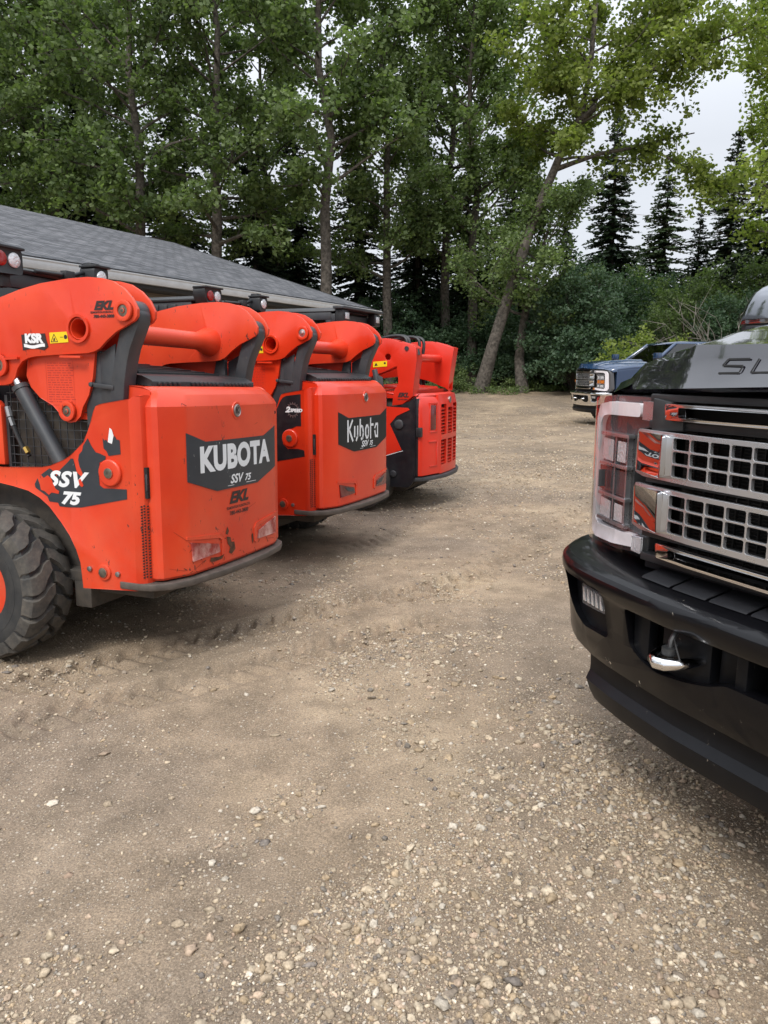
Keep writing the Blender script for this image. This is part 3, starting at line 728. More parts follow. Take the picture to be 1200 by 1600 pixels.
        for pl in ([(-.14, .50), (-.10, .49), (-.09, .46), (-.06, .455), (-.05, .41), (-.09, .385), (-.12, .40), (-.105, .43), (-.13, .455)], [(-.30, .405), (-.22, .395), (-.17, .40), (-.19, .378), (-.27, .375), (-.31, .385)], [(.14, .46), (.16, .47), (.165, .42), (.15, .40)], [(-.15, .52), (-.13, .56), (-.115, .53), (-.13, .51)]):
            q._f([q.bm.verts.new((a, face_y(a) - .0025, b)) for a, b in pl])
        for k in range(34):
            a, b = rr.uniform(-.56, .5), .345 + abs(rr.gauss(0, .06)); L_ = rr.uniform(.006, .03); t = rr.uniform(-1.2, 1.2)
            smear(q, [(a, b), (a + L_ * .5 * math.cos(t), b + L_ * .5 * math.sin(t)), (a + L_ * math.cos(t * 1.1), b + L_ * math.sin(t * 1.1))], rr.uniform(.0015, .006))
        B(q, 'rust_patch', M['rust'], door)
        q = MB(); smear(q, [(-.57, .60), (-.52, .56), (-.46, .51), (-.41, .46), (-.385, .42), (-.375, .375)], .0022); smear(q, [(-.60, .40), (-.52, .375), (-.44, .37), (-.36, .40)], .002); smear(q, [(-.52, .50), (-.45, .44), (-.40, .43)], .0018)
        smear(q, [(-.16, 1.19), (-.158, 1.15)], .003); smear(q, [(.20, 1.15), (.24, 1.16)], .002); smear(q, [(-.50, 1.29), (-.47, 1.275)], .004); smear(q, [(.05, .60), (.12, .64), (.2, .66)], .0015); smear(q, [(.22, .56), (.34, .40), (.44, .385)], .002)
        B(q, 'scratch', M['scratch'], door)
    # bumper band under the door
    bp = [(-.70, .22), (-.70, .10), (-.685, .03), (-.62, -.05), (-.50, -.105), (-.25, -.142), (0, -.152), (.25, -.142), (.50, -.105), (.62, -.05), (.685, .03), (.70, .10), (.70, .22)]
    q = MB(); rings = []
    for x, y in bp:
        k = 1 - .055 / max(.2, math.hypot(x, y))
        rings.append([(x, y, .288), (x * 1.0, y, .326), (x * .90, y + .075, .330), (x * .90, y + .075, .284)])
    q.loft(rings); B(q, 'rear_bumper', M['bumper_steel'], bevel=.006)
    if not worn: pass
    # ---- loader arms
    for s in (-1, 1):
        hole = [circ(.432, 1.674, .060, 22)] if s < 0 else []
        q = MB(); q.prism('yz', ARM, s * .67, s * .65, hole); q.prism('yz', ARM, s * .53, s * .512, [circ(.432, 1.674, .058, 22)])
        # top skin between the plates
        top = [(2.0, 1.58), (1.4, 1.78)] + ARM[:6]
        q.grid([[(s * .655, y, z - .012) for y, z in top], [(s * .525, y, z - .012) for y, z in top]])
        bot = [p for p in ARM[16:31]]
        q.grid([[(s * .655, y, z + .012) for y, z in bot], [(s * .525, y, z + .012) for y, z in bot]])
        for ya in ((.72, .92),): q.prism('yz', [(ya[0] - .3, 1.520), (ya[0] - .16, 1.523), (ya[0] - .16, 1.535), (ya[0] - .3, 1.533)], s * .690, s * .668)
        q.prism('yz', [(.86, 1.518), (1.0, 1.512), (1.0, 1.524), (.86, 1.53)], s * .690, s * .668)
        arm = B(q, 'loader_arm', RED, bevel=.0035)
        for py_, pz_, pr_ in ((.130, 1.757, .054), (1.001, 1.484, .062)):
            q = MB(); pin_boss(q, s * .671, py_, pz_, pr_, s); B(q, 'pivot_pin', [RED, PIN], arm, bevel=.002)
        # lower bracket with pin
        q = MB(); q.prism('yz', [(.86, 1.56), (.40, 1.57), (.42, 1.42), (.46, 1.33), (.50, 1.26), (.525, 1.215), (.56, 1.185), (.60, 1.178), (.64, 1.192), (.67, 1.23), (.71, 1.268), (.80, 1.313), (.86, 1.37), (.885, 1.43)], s * .632, s * .60); q.warp(lambda x, y, z: (x, y - .03, z))
        br = B(q, 'arm_bracket', RED, arm, bevel=.004)
        q = MB(); pin_boss(q, s * .633, .57, 1.238, .054, s); B(q, 'bracket_pin', [RED, M['pin']], arm, bevel=.002)
        # lift cylinder
        q = MB(); a, b = Vector((s * .645, .93, 1.42)), Vector((s * .645, .515, .765))
        d = (b - a).normalized(); q.m(0); q.tube(a + d * .07, b, .042, n=24); q.tube(a + d * .06, a + d * .085, .047, n=24); q.m(1); q.tube(a, a + d * .08, .022, n=14); q.m(0); q.tube(b - d * .02, b + d * .02, .046, n=24)
        B(q, 'lift_cylinder', [M['steel_dark'], M['chrome_satin']], arm)
        q = MB(); q.m(0); q.path([(s * .66, .985, 1.24), (s * .665, .95, 1.16), (s * .66, .93, 1.10), (s * .655, .90, 1.03), (s * .65, .86, .98)], .013, 8); q.m(1)
        q.tube((s * .66, .985, 1.255), (s * .663, .968, 1.20), .018, n=8); q.tube((s * .664, .965, 1.195), (s * .666, .945, 1.15), .015, n=6); q.m(2); q.tube((s * .66, .875, 1.03), (s * .66, .855, 1.00), .016, n=6)
        B(q, 'hydraulic_hose', [M['hose'], M['steel'], M['brass']], arm)
        # rear link: curved dark steel arm inside the fork, and the upright post
        outer = [(.080, 1.775), (.066, 1.745), (.070, 1.70), (.105, 1.63), (.135, 1.57), (.158, 1.50), (.180, 1.40), (.195, 1.28), (.195, 1.15)]
        inner = [(.30, 1.15), (.285, 1.30), (.262, 1.42), (.24, 1.52), (.215, 1.60), (.195, 1.67), (.185, 1.74), (.165, 1.79), (.13, 1.805)]
        q = MB(); q.prism('yz', outer + inner, s * .640, s * .545)
        q.tube((s * .645, .135, 1.755), (s * .54, .135, 1.755), .062, n=24)
        q.prism('yz', [(.24, 1.60), (.35, 1.545), (.35, 1.25), (.30, 1.2), (.27, 1.3)], s * .625, s * .61)
        B(q, 'rear_link', M['steel_dark'], arm, bevel=.008)
        q = MB(); q.prism('yz', [(.352, 1.56), (.42, 1.55), (.445, 1.45), (.462, 1.33), (.462, 1.18), (.43, 1.05), (.352, 1.05)], s * .615, s * .575)
        q.prism('yz', [(.25, 1.355), (.40, 1.372), (.40, 1.395), (.25, 1.38)], s * .645, s * .636); q.tube((s * .63, .395, 1.384), (s * .655, .395, 1.384), .014, n=8)
        B(q, 'upright_post', M['steel_dark'], arm, bevel=.004)
    # cross tube between the arms
    q = MB(); q.lathe((0, .432, 1.674), 0, [(.056, -.675), (.056, .38), (.075, .44), (.092, .49), (.096, .512), (.05, .513), (.05, -.40), (.05, -.675)], 32, closed=True)
    q.ring((-.67, .432, 1.674), 0, .060, .074, 0, -.016, 32); q.tube((-.40, .432, 1.674), (-.395, .432, 1.674), .05, n=20)
    B(q, 'cross_tube', RED)
    # ---- decals on the near side
    side = lambda y0, z0, off=.6925: (lambda a, b: (-off, y0 - a, z0 + b))
    arms = lambda y0, z0: (lambda a, b: (-.6725, y0 - a, z0 + b))
    q = MB(); q.prism('yz', [(.834, 1.648), (.667, 1.653), (.66, 1.619), (.648, 1.582), (.679, 1.564), (.727, 1.573), (.776, 1.573), (.829, 1.564)], -.6715, -.6735)
    kb = B(q, 'ksr_sticker', M['decal_ink'])
    q = MB(); q.add_text('KSR', .064, lambda a, b: (-.6742, .748 - a, 1.625 + b), sx=1.12, bold=.004)
    q.grid([[(-.6742, 0.818 - i * .0185, 1.591 + .005 * math.sin(i * .8 + 2) + .004) for i in range(9)], [(-.6742, 0.818 - i * .0185, 1.581 + .005 * math.sin(i * .8 + 2) - .003) for i in range(9)]])
    B(q, 'lettering', M['decal_white'], kb)
    q = MB(); q.m(0); q.prism('yz', [(.635, 1.656), (.514, 1.660), (.508, 1.605), (.633, 1.599)], -.6715, -.6735); q.m(1)
    for a, b in (((.625, 1.608), (.603, 1.648)), ((.603, 1.648), (.58, 1.608)), ((.58, 1.608), (.625, 1.608))):
        d = (Vector(b) - Vector(a)); nn = Vector((-d.y, d.x)).normalized() * .002
        vs = [q.bm.verts.new((-.6741, a[0] + k * nn.x, a[1] + k * nn.y)) for k in (-1, 1)] + [q.bm.verts.new((-.6741, b[0] + k * nn.x, b[1] + k * nn.y)) for k in (1, -1)]; q._f(vs)
    q.sheet('yz', [(.611, 1.613), (.596, 1.613), (.599, 1.630), (.607, 1.626)], -.6741); q.sheet('yz', circ(.525, 1.632, .012, 8), -.6741); q.sheet('yz', [(.563, 1.630), (.542, 1.630), (.542, 1.633), (.563, 1.633)], -.6741)
    B(q, 'warning_sticker', [M['yellow'], M['decal_ink']])
    q = MB(); q.add_text('EKL', .058, arms(.266, 1.786), sx=1.25, shear=.35, bold=.0035); q.add_text('EDMONTON KUBOTA LTD.', .0135, arms(.266, 1.754), bold=.0006); q.add_text('780-443-3800', .021, arms(.266, 1.733), sx=1.12, shear=.15, bold=.001)
    if worn: B(q, 'dealer_sticker', M['decal_ink'])
    else: q.bm.free()
    # printed specification sticker on bracket
    q = MB(); rr = random.Random(3)
    for i in range(17):
        z = 1.495 - i * .013
        y = .705
        while y > .545:
            wd = rr.uniform(.006, .03); q.sheet('yz', [(y, z), (y - wd, z), (y - wd, z + .004), (y, z + .004)], -.6332); y -= wd + rr.uniform(.004, .012)
    for a, b in ((.716, .7145), (.525, .5235)): q.sheet('yz', [(a, 1.27), (b, 1.27), (b, 1.51), (a, 1.51)], -.6332)
    q.sheet('yz', [(.716, 1.27), (.524, 1.27), (.524, 1.2715), (.716, 1.2715)], -.6332)
    B(q, 'data_sticker', M['decal_faint'])
    D0, D1 = -.6905, -.6925
    if worn:
        q = MB()
        for pl in ([(.786, .811), (.79, .83), (.767, .863), (.728, .893), (.675, .924), (.648, .909), (.629, .882), (.605, .916), (.575, .94), (.545, .963), (.52, .985), (.505, .985), (.495, .95), (.486, .911), (.45, .885), (.44, .881), (.445, .91), (.463, .945), (.47, .98), (.462, 1.01), (.44, 1.03), (.43, 1.06), (.397, 1.099), (.375, 1.06), (.348, 1.026), (.32, 1.02), (.283, 1.007), (.285, .99), (.325, .973), (.336, .908), (.333, .849), (.307, .834), (.154, .837), (.155, .784), (.466, .719), (.55, .714), (.62, .715), (.63, .735), (.691, .738), (.703, .765), (.75, .79)],
                   [(.296, 1.103), (.285, 1.09), (.274, 1.097), (.264, 1.083), (.239, 1.073), (.232, 1.10), (.216, 1.118), (.205, 1.10), (.185, 1.096), (.183, 1.022), (.262, 1.01), (.275, 1.035), (.293, 1.05)],):
            q.prism('yz', pl, D0, D1)
        dc = B(q, 'torn_decal', M['decal_dark'])
        q = MB(); q.add_text('SSV', .116, lambda a, b: (-.6933, .575 - a, .865 + b), sx=1.30, shear=.38, bold=.005, spacing=1.12); q.add_text('75', .092, lambda a, b: (-.6933, .545 - a, .762 + b), sx=1.35, shear=.3, bold=.005)
        vs = [q.bm.verts.new((-.6933, a, b)) for a, b in ((.262, 1.084), (.255, 1.12), (.246, 1.16), (.232, 1.15), (.222, 1.12), (.235, 1.075))]; q._f(vs)
        B(q, 'lettering', M['decal_white'], dc)
        q = MB()   # torn flaps of paint coloured backing over the letters
        for pl in ([(.765, .868), (.745, .89), (.72, .868), (.69, .885), (.665, .868), (.655, .84), (.64, .812), (.615, .80), (.62, .785), (.67, .79), (.69, .775), (.72, .795), (.745, .80), (.75, .83)], [(.475, .868), (.462, .878), (.45, .86), (.442, .842), (.452, .832), (.468, .842)]):
            q.prism('yz', pl, -.6934, -.6946)
        B(q, 'torn_patch', [RED], dc)
    else:
        q = MB()
        q.prism('yz', [(.345, 1.215), (.318, 1.248), (.285, 1.262), (.15, 1.278), (.15, 1.02), (.19, 1.02), (.235, 1.0), (.265, .995), (.33, .93), (.325, .87), (.28, .83), (.18, .835), (.125, .825), (.12, .775), (.50, .70), (.66, .75), (.71, .83), (.62, .94), (.53, .985), (.43, 1.06)], D0, D1)
        dc = B(q, 'side_decal', M['black_paint'])
        q = MB(); c = (.225, 1.15)
        for k in range(16):
            a = 2 * math.pi * k / 16; q.sheet('yz', [(c[0] + .052 * math.cos(a + t), c[1] + .052 * math.sin(a + t)) for t in (-.08, .08)] + [(c[0] + .064 * math.cos(a + t), c[1] + .064 * math.sin(a + t)) for t in (.06, -.06)], -.6932)
        for k in range(32):
            a = 2 * math.pi * k / 32; b_ = a + 2 * math.pi / 32
            q.sheet('yz', [(c[0] + .044 * math.cos(a), c[1] + .044 * math.sin(a)), (c[0] + .052 * math.cos(a), c[1] + .052 * math.sin(a)), (c[0] + .052 * math.cos(b_), c[1] + .052 * math.sin(b_)), (c[0] + .044 * math.cos(b_), c[1] + .044 * math.sin(b_))], -.6932)
        B(q, 'gear_emblem', M['steel'], dc)
        q = MB(); q.add_text('2', .06, lambda a, b: (-.6938, .275 - a, 1.15 + b), sx=1.3, shear=.3, bold=.003); q.add_text('SPEED', .036, lambda a, b: (-.6938, .195 - a, 1.145 + b), sx=1.15, shear=.3, bold=.0018)
        q.add_text('SSV', .118, lambda a, b: (-.6933, .535 - a, .855 + b), sx=1.15, shear=.38, bold=.005); q.add_text('75', .10, lambda a, b: (-.6933, .50 - a, .775 + b), sx=1.1, shear=.3, bold=.004)
        B(q, 'lettering', M['decal_white'], dc)
    # ---- cab
    B = lambda q, n, m_, p=root, **k: q.build(n, m_, p, xf=lambda v: kt((v[0], v[1] + .13, v[2])), **k)
    q = MB()
    for s in (-1, 1):
        q.prism('yz', [(1.16, 1.25), (1.20, 1.85), (1.24, 2.06), (1.33, 2.06), (1.29, 1.85), (1.25, 1.25)], s * .48, s * .40)
        q.prism('yz', [(2.25, 1.0), (2.15, 2.06), (2.22, 2.06), (2.36, 1.0)], s * .48, s * .42)
        q.box(s * .44, s * .48, 1.25, 2.3, 1.22, 1.45); q.box(s * .44, s * .485, 1.24, 2.2, 1.97, 2.06)
        for i in range(7): q.box(s * .485, s * .50, 1.40 + i * .10, 1.46 + i * .10, 1.985, 2.04)
    q.box(-.48, .48, 1.16, 1.24, 1.25, 1.60); q.box(-.40, .40, 1.20, 1.26, 1.97, 2.06)
    cab = B(q, 'cab', M['steel_dark'], bevel=.012)
    q = MB(); q.loft([[(-.50, 1.18, 2.06), (.50, 1.18, 2.06), (.50, 2.42, 2.06), (-.50, 2.42, 2.06)], [(-.50, 1.17, 2.085), (.50, 1.17, 2.085), (.50, 2.44, 2.09), (-.50, 2.44, 2.09)], [(-.44, 1.26, 2.11), (.44, 1.26, 2.11), (.44, 2.34, 2.115), (-.44, 2.34, 2.115)]])
    B(q, 'cab_roof', M['black_plastic'], cab, bevel=.012)
    q = MB(); q.box(-.40, .40, 1.222, 1.228, 1.60, 2.02); q.box(-.462, -.456, 1.32, 2.2, 1.45, 2.02); q.box(.456, .462, 1.32, 2.2, 1.45, 2.02)
    B(q, 'cab_glass', M['glass'], cab)
    q = MB(); q.box(-.35, .35, 1.75, 1.85, 1.05, 1.75); q.box(-.32, .32, 1.5, 1.9, 1.0, 1.12); B(q, 'seat', M['black_void'], cab, bevel=.03)
    # wiper and hose hardware on roof edge
    q = MB(); q.path([(-.10, 1.16, 2.085), (.10, 1.15, 2.09), (.22, 1.15, 2.105), (.34, 1.14, 2.14)], .014, 8); q.box(.12, .20, 1.12, 1.17, 2.07, 2.12); q.box(.33, .41, 1.10, 1.17, 2.10, 2.20)
    B(q, 'roof_hardware', M['black_plastic'], cab, bevel=.003)
    for s in (-1, 1):
        xo = .535 if s < 0 else .435
        q = MB(); q.prism('xz', rpoly([(s * .30, 2.025), (s * (xo - .045), 2.02), (s * xo, 2.10), (s * xo, 2.172), (s * .30, 2.168)], .03), 1.175, 1.05)
        q.prism('xz', [(s * .295, 2.165), (s * (xo + .005), 2.165), (s * (xo + .005), 2.18), (s * .295, 2.18)], 1.175, 1.03)
        q.box(s * .36, s * .42, 1.09, 1.17, 1.95, 2.02)
        pod = B(q, 'light_pod', M['black_plastic'], cab, bevel=.006)
        for xx, mm, nm in ((.365, 'lamp_clear', 'work_lamp'), (.462, 'lamp_red', 'red_lamp'))[:2 if s < 0 else 1]:
            q = MB(); q.lathe((s * xx, 1.05, 2.103), 1, [(.043, .0), (.043, -.008), (.034, -.012), (.018, -.014)], 24); B(q, nm, M[mm], pod)
    # ---- wheels
    B = lambda q, n, m_, p=root, **k: q.build(n, m_, p, xf=kt, **k)
    for s in (-1, 1):
        for cy in (1.05, 2.05):
            wt = B(tyre_mb(s * .755, cy, .262, .435, .30, s), 'wheel', [M['rubber'], M['rubber_wall']], smooth=28)
            B(rim_mb(s * .755, cy, .262, .435, .30, s), 'rim', RED, wt)
    # ---- bucket at the front end of the arms
    q = MB(); q.prism('yz', [(2.72, .82), (2.70, .05), (2.78, -.15), (3.5, -.165), (3.5, -.14), (2.86, -.12), (2.78, .08), (2.80, .80)], -.90, .90)
    for s in (-1, 1): q.prism('yz', [(2.75, .82), (2.72, .05), (2.8, -.14), (3.48, -.15), (3.1, .45)], s * .915, s * .885)
    B(q, 'bucket', M['steel_dark'], bevel=.008)
    return root

make_loader((-.905, 4.079, 0), (0, R(1.71), frame_rot(21.04)), 'worn', 'scuffed nearest wheeled skid steer with torn side decal and block capital lettering on its door')
make_loader((-.236, 6.048, -.008), (0, R(.70), frame_rot(24.42)), 'clean', 'cleaner wheeled skid steer, second in the row, with gear decal and stencil style lettering')

# ------------------------------------------------------------------ tracked loader (far end of the row)
def make_track_loader():
    root = empty('compact_track_loader', (.63, 8.38, 0), (0, 0, frame_rot(22.5)))
    tag(root, 'red and black tracked loader at the far end of the row with louvred rear hood', 'track loader')
    RED = M['red_track']; BLK = M['black_paint']
    plan = [(-.63, .20), (-.63, .02), (-.605, -.01), (-.30, -.10), (-.265, -.112), (0, -.125), (.265, -.112), (.30, -.10), (.605, -.01), (.63, .02), (.63, .20)]
    fc = [p for p in plan if p[1] < .03]
    fy = lambda x: interp(fc, x)
    # hood shell with six openings in the back face
    cells = []
    for cx in (-.145, .125, .395):
        for z0, z1 in ((.80, 1.125), (.47, .745)):
            cells.append(rpoly([(cx - .06 - .145 + .0, z0), (cx + .06 - .145 + .0, z0), (cx + .06 - .145, z1), (cx - .06 - .145, z1)], .012, 2))
    cells = []
    for cx, zt in ((-.198, 1.13), (0, 1.09), (.198, 1.13)):
        for z0, z1 in ((.80, zt), (.47, .745)): cells.append(rpoly([(cx - .078, z0), (cx + .078, z0), (cx + .078, z1), (cx - .078, z1)], .012, 2))
    q = MB(); outl = rpoly([(-.30, .375), (.30, .375), (.30, 1.235), (-.30, 1.235)], .006, 2)
    q.prism('xz', outl, 0, .03, cells); q.cut(0, [-.265, -.13, 0, .13, .265]); q.warp(lambda x, y, z: (x, fy(x) + y + max(0, z - 1.10) * .2, z))
    for s in (-1, 1):
        rings = []
        for z, d in ((.372, .03), (.385, 0), (.80, 0), (1.10, 0), (1.20, .02), (1.225, .045)):
            dz = .0
            rings.append([(s * .30, -.10 + max(0, z - 1.10) * .2 + (d if z > 1.1 else d * .5), z), (s * (.603 - d * .5), -.01 + d, z), (s * (.628 - d), .02 + d * .3, z), (s * (.628 - d), .20, z)])
        q.loft(rings, closed=False, caps=False)
    tp = [[(x * .96, y + .045 if y < .1 else .20, 1.226) for x, y in plan], [(x * .93, y + .09 if y < .1 else .6, 1.25 if y < .1 else 1.28) for x, y in plan]]
    q.grid(tp); q.box(-.59, .59, .12, .75, 1.20, 1.272); q.box(-.58, .58, .18, .6, .372, .39)
    hood = q.build('rear_hood', RED, root, bevel=0, smooth=40)
    q = MB()
    for cx, zt in ((-.198, 1.13), (0, 1.09), (.198, 1.13)):
        for z0, z1 in ((.80, zt), (.47, .745)):
            n = int((z1 - z0) / .037)
            for i in range(n):
                z = z0 + .012 + i * .037; y = fy(cx)
                q.hexa([(cx - .077, y + .010, z), (cx + .077, y + .010, z), (cx + .077, y + .04, z + .018), (cx - .077, y + .04, z + .018), (cx - .077, y + .010, z + .004), (cx + .077, y + .010, z + .004), (cx + .077, y + .04, z + .022), (cx - .077, y + .04, z + .022)])
    q.build('louvre', RED, hood)
    q = MB(); q.box(-.28, .28, -.055, .10, .42, 1.18); q.build('grille_backing', M['black_void'], hood)
    # corner details: tall red reflector, embossed panel
    ch = lambda t, z, off: (-.605 + .305 * t, -.01 - .09 * t, z)
    def onch(t, z, off):   # point on left chamfer, pushed outward
        nx, ny = -.283, -.959; return (-.605 + .305 * t + nx * off, -.01 - .09 * t + ny * off, z)
    def chbox(q, t0, t1, z0, z1, o0, o1):
        q.hexa([onch(t0, z0, o0), onch(t1, z0, o0), onch(t1, z0, o1), onch(t0, z0, o1), onch(t0, z1, o0), onch(t1, z1, o0), onch(t1, z1, o1), onch(t0, z1, o1)])
    q = MB(); chbox(q, .45, .74, .865, 1.125, -.002, .006); q.build('tail_lamp', M['lamp_dark_red'], hood, bevel=.002)
    q = MB()
    for t0, t1, z0, z1 in ((.38, .43, .85, 1.15), (.76, .82, .84, 1.14), (.38, .82, 1.14, 1.155), (.38, .82, .838, .85), (.34, .80, .735, .748), (.80, .84, .48, .735), (.4, .84, .468, .48)): chbox(q, t0, t1, z0, z1, -.002, .008)
    q.build('hood_trim', RED, hood, bevel=.003)
    q = MB(); q.box(-.66, -.60, -.01, .05, .80, .90); q.build('latch', M['black_plastic'], hood, bevel=.006)
    q = MB(); q.lathe((0, fy(0) + .01, 1.17), 1, [(.036, .01), (.036, -.006), (.026, -.01), (.01, -.008)], 24); q.build('emblem', M['emblem'], hood)
    q = MB(); q.hexa([(-.34, .13, 1.273), (.34, .13, 1.273), (.34, .60, 1.30), (-.34, .60, 1.30), (-.32, .14, 1.305), (.32, .14, 1.305), (.32, .60, 1.335), (-.32, .60, 1.335)]); q.build('access_lid', RED, hood, bevel=.008)
    # black side frames
    for s in (-1, 1):
        q = MB(); q.prism('yz', [(.055, .36), (.055, 1.215), (.02, 1.245), (.12, 1.175), (.25, 1.12), (.40, 1.115), (1.9, .98), (2.2, .8), (2.2, .5), (1.9, .36), (1.2, .30), (.40, .26), (.13, .26), (.09, .30)], s * .66, s * .63)
        q.box(s * .55, s * .64, .03, .10, .38, 1.2)
        sf = q.build('side_frame', BLK, root, bevel=.005)
        q = MB()
        for (y, z, r) in ((.235, .93, .05), (.30, .40, .036)): q.lathe((s * .66, y, z), 0, [(r, 0), (r, s * .014), (r * .7, s * .018), (r * .3, s * .018)], 24)
        q.build('boss', M['steel_dark'], sf, bevel=.002)
        q = MB(); q.prism('yz', [(.135, 1.105), (.39, 1.115), (1.2, 1.05), (1.2, .60), (.40, .585), (.205, .66), (.34, .93), (.26, 1.02), (.115, 1.085)], s * .6615, s * .6645)
        dc = q.build('side_decal', RED, sf)
        if s < 0:
            q = MB(); q.add_text('SVL', .13, lambda a, b: (-.6655, .60 - a, .965 + b), sx=1.1, shear=.3, bold=.004); q.add_text('75-2', .10, lambda a, b: (-.6655, .51 - a, .86 + b), sx=1.1, shear=.3, bold=.004)
            q.sheet('yz', [(.19, .655), (.42, .585), (.42, .578), (.19, .648)], -.6655)
            q.build('lettering', M['decal_white'], dc)
    # towers, arms
    arm = [(.053, 1.725), (.10, 1.753), (.173, 1.767), (.267, 1.793), (.33, 1.812), (.40, 1.822), (.60, 1.80), (1.0, 1.74), (1.7, 1.5), (2.3, .9), (2.6, .35), (2.45, .25), (2.1, .75), (1.6, 1.2), (1.0, 1.38), (.58, 1.42), (.40, 1.48), (.268, 1.535), (.25, 1.40), (.25, 1.35), (.30, 1.28), (.318, 1.125), (.20, 1.14), (.085, 1.225), (.08, 1.32), (.045, 1.60)]
    far = [(.0, 1.745), (.07, 1.762), (.131, 1.785), (.266, 1.819), (.40, 1.822), (.60, 1.80), (1.0, 1.74), (1.7, 1.5), (2.3, .9), (2.6, .35), (2.45, .25), (2.1, .75), (1.6, 1.2), (1.0, 1.38), (.58, 1.42), (.30, 1.36), (.10, 1.28), (.06, 1.25), (.055, 1.36), (.02, 1.6)]
    for s, pl in ((-1, arm), (1, far)):
        hl = [circ(.366, 1.63, .034, 16)] if s < 0 else [[(.15, 1.60), (.22, 1.60), (.25, 1.45), (.22, 1.38), (.13, 1.42)]]
        q = MB(); q.prism('yz', pl, s * .655, s * .635, hl); q.prism('yz', pl, s * .50, s * .485, hl if s < 0 else [])
        back = [(y, z) for y, z in pl if y < .11 and z > 1.2]
        back.sort(key=lambda p: -p[1])
        q.grid([[(s * .65, y, z) for y, z in back], [(s * .49, y, z) for y, z in back]])
        q.grid([[(s * .65, y, z) for y, z in pl[3:8]], [(s * .49, y, z) for y, z in pl[3:8]]])
        am = q.build('loader_arm', RED, root, bevel=.003)
        q = MB(); q.m(0); q.tube((s * .657, .155, 1.715), (s * .665, .155, 1.715), .024, n=8); q.m(0); q.hexa([(s * .62, .035, 1.65), (s * .57, .035, 1.65), (s * .57, .055, 1.65), (s * .62, .055, 1.65), (s * .61, .045, 1.71), (s * .575, .045, 1.71), (s * .575, .065, 1.71), (s * .61, .065, 1.71)])
        q.build('pivot_bolt', M['steel_dark'], am)
        q = MB(); q.tube((s * .64, .52, 1.50), (s * .64, .42, 1.05), .035, n=16); q.prism('yz', [(.50, 1.45), (.42, 1.42), (.40, 1.20), (.46, 1.18), (.52, 1.3)], s * .67, s * .66); q.build('link', M['steel_dark'], am, bevel=.004)
    q = MB(); q.tube((-.49, .19, 1.62), (.49, .19, 1.62), .045, n=20); q.tube((-.1, .25, 1.30), (.2, .5, 1.55), .02, n=8); q.tube((.0, .25, 1.30), (.3, .5, 1.55), .02, n=8); q.build('cross_tube', RED, root)
    q = MB()
    q.m(0); q.prism('yz', [(.535, 1.580), (.375, 1.590), (.375, 1.532), (.535, 1.522)], -.6565, -.6585); q.m(1); q.sheet('yz', [(.52, 1.535), (.48, 1.54), (.50, 1.572)], -.659); q.sheet('yz', circ(.40, 1.565, .012, 8), -.659)
    q.build('warning_sticker', [M['yellow'], M['decal_ink']], root)
    q = MB(); q.add_text('EKL', .062, lambda a, b: (-.6570, .195 - a, 1.235 + b), sx=1.15, shear=.35, bold=.0035); q.add_text('780-443-3800', .02, lambda a, b: (-.6570, .20 - a, 1.19 + b), bold=.0006)
    q.build('dealer_sticker', M['decal_ink'], root)
    q = MB()
    for dx in (-.30, -.22, .1, .25): q.path([(dx + .1 * t, .30 + .55 * t - .13 * math.sin(math.pi * min(1, t * 1.6)), 1.66 + .2 * math.sin(math.pi * t ** .8)) for t in [i / 14 for i in range(15)]], .019, 8)
    q.build('hydraulic_hose', M['hose'], root)
    # bumper, belly
    bp = [(-.66, .20), (-.65, .06), (-.60, -.02), (-.45, -.09), (-.2, -.15), (0, -.16), (.2, -.15), (.45, -.09), (.60, -.02), (.65, .06), (.66, .20)]
    q = MB(); q.loft([[(x, y, .325), (x, y, .365), (x * .9, y + .09, .368), (x * .9, y + .09, .32)] for x, y in bp]); q.build('rear_bumper', M['steel_dark'], root, bevel=.006)
    q = MB(); q.hexa([(-.5, .25, .18), (.5, .25, .18), (.5, 2.2, .18), (-.5, 2.2, .18), (-.6, .02, .34), (.6, .02, .34), (.6, 2.3, .5), (-.6, 2.3, .5)]); q.box(-.55, .55, .12, 2.2, .34, 1.2); q.build('chassis', M['chassis'], root, bevel=.01)
    # tracks
    for s in (-1, 1):
        loop = [(.45, .10), (.38, .20), (.36, .36), (.42, .50), (.60, .60), (1.3, .62), (2.0, .52), (2.25, .38), (2.28, .22), (2.2, .10), (2.05, .035), (.62, .035)]
        q = MB(); q.prism('yz', rpoly(loop, .1, 4), s * .86, s * .50)
        P = rpoly(loop, .1, 4)
        for i in range(0, len(P)):
            a, b = Vector(P[i]), Vector(P[(i + 1) % len(P)]); L = (b - a).length; n = max(1, int(L / .09))
            for k in range(n):
                c = a + (b - a) * ((k + .5) / n); d = (b - a).normalized(); nn = Vector((d.y, -d.x)) * -1
                if (c + nn * .01 - Vector((1.3, .33))).length < (c - Vector((1.3, .33))).length: nn = -nn
                q.hexa([(s * xx, c.x + d.x * u + nn.x * v, c.y + d.y * u + nn.y * v) for v in (-.005, .03) for xx, u in ((.51, -.02), (.85, -.02), (.85, .02), (.51, .02))])
        q.build('track', M['rubber'], root)
    # cab
    q = MB()
    for s in (-1, 1):
        q.prism('yz', [(1.0, 1.2), (1.05, 1.9), (1.10, 2.12), (1.20, 2.12), (1.14, 1.9), (1.1, 1.2)], s * .50, s * .43); q.box(s * .46, s * .505, 1.1, 2.3, 2.03, 2.12); q.box(s * .46, s * .50, 1.1, 2.3, 1.1, 1.4); q.prism('yz', [(2.3, 1.0), (2.2, 2.1), (2.26, 2.1), (2.4, 1.0)], s * .5, s * .44)
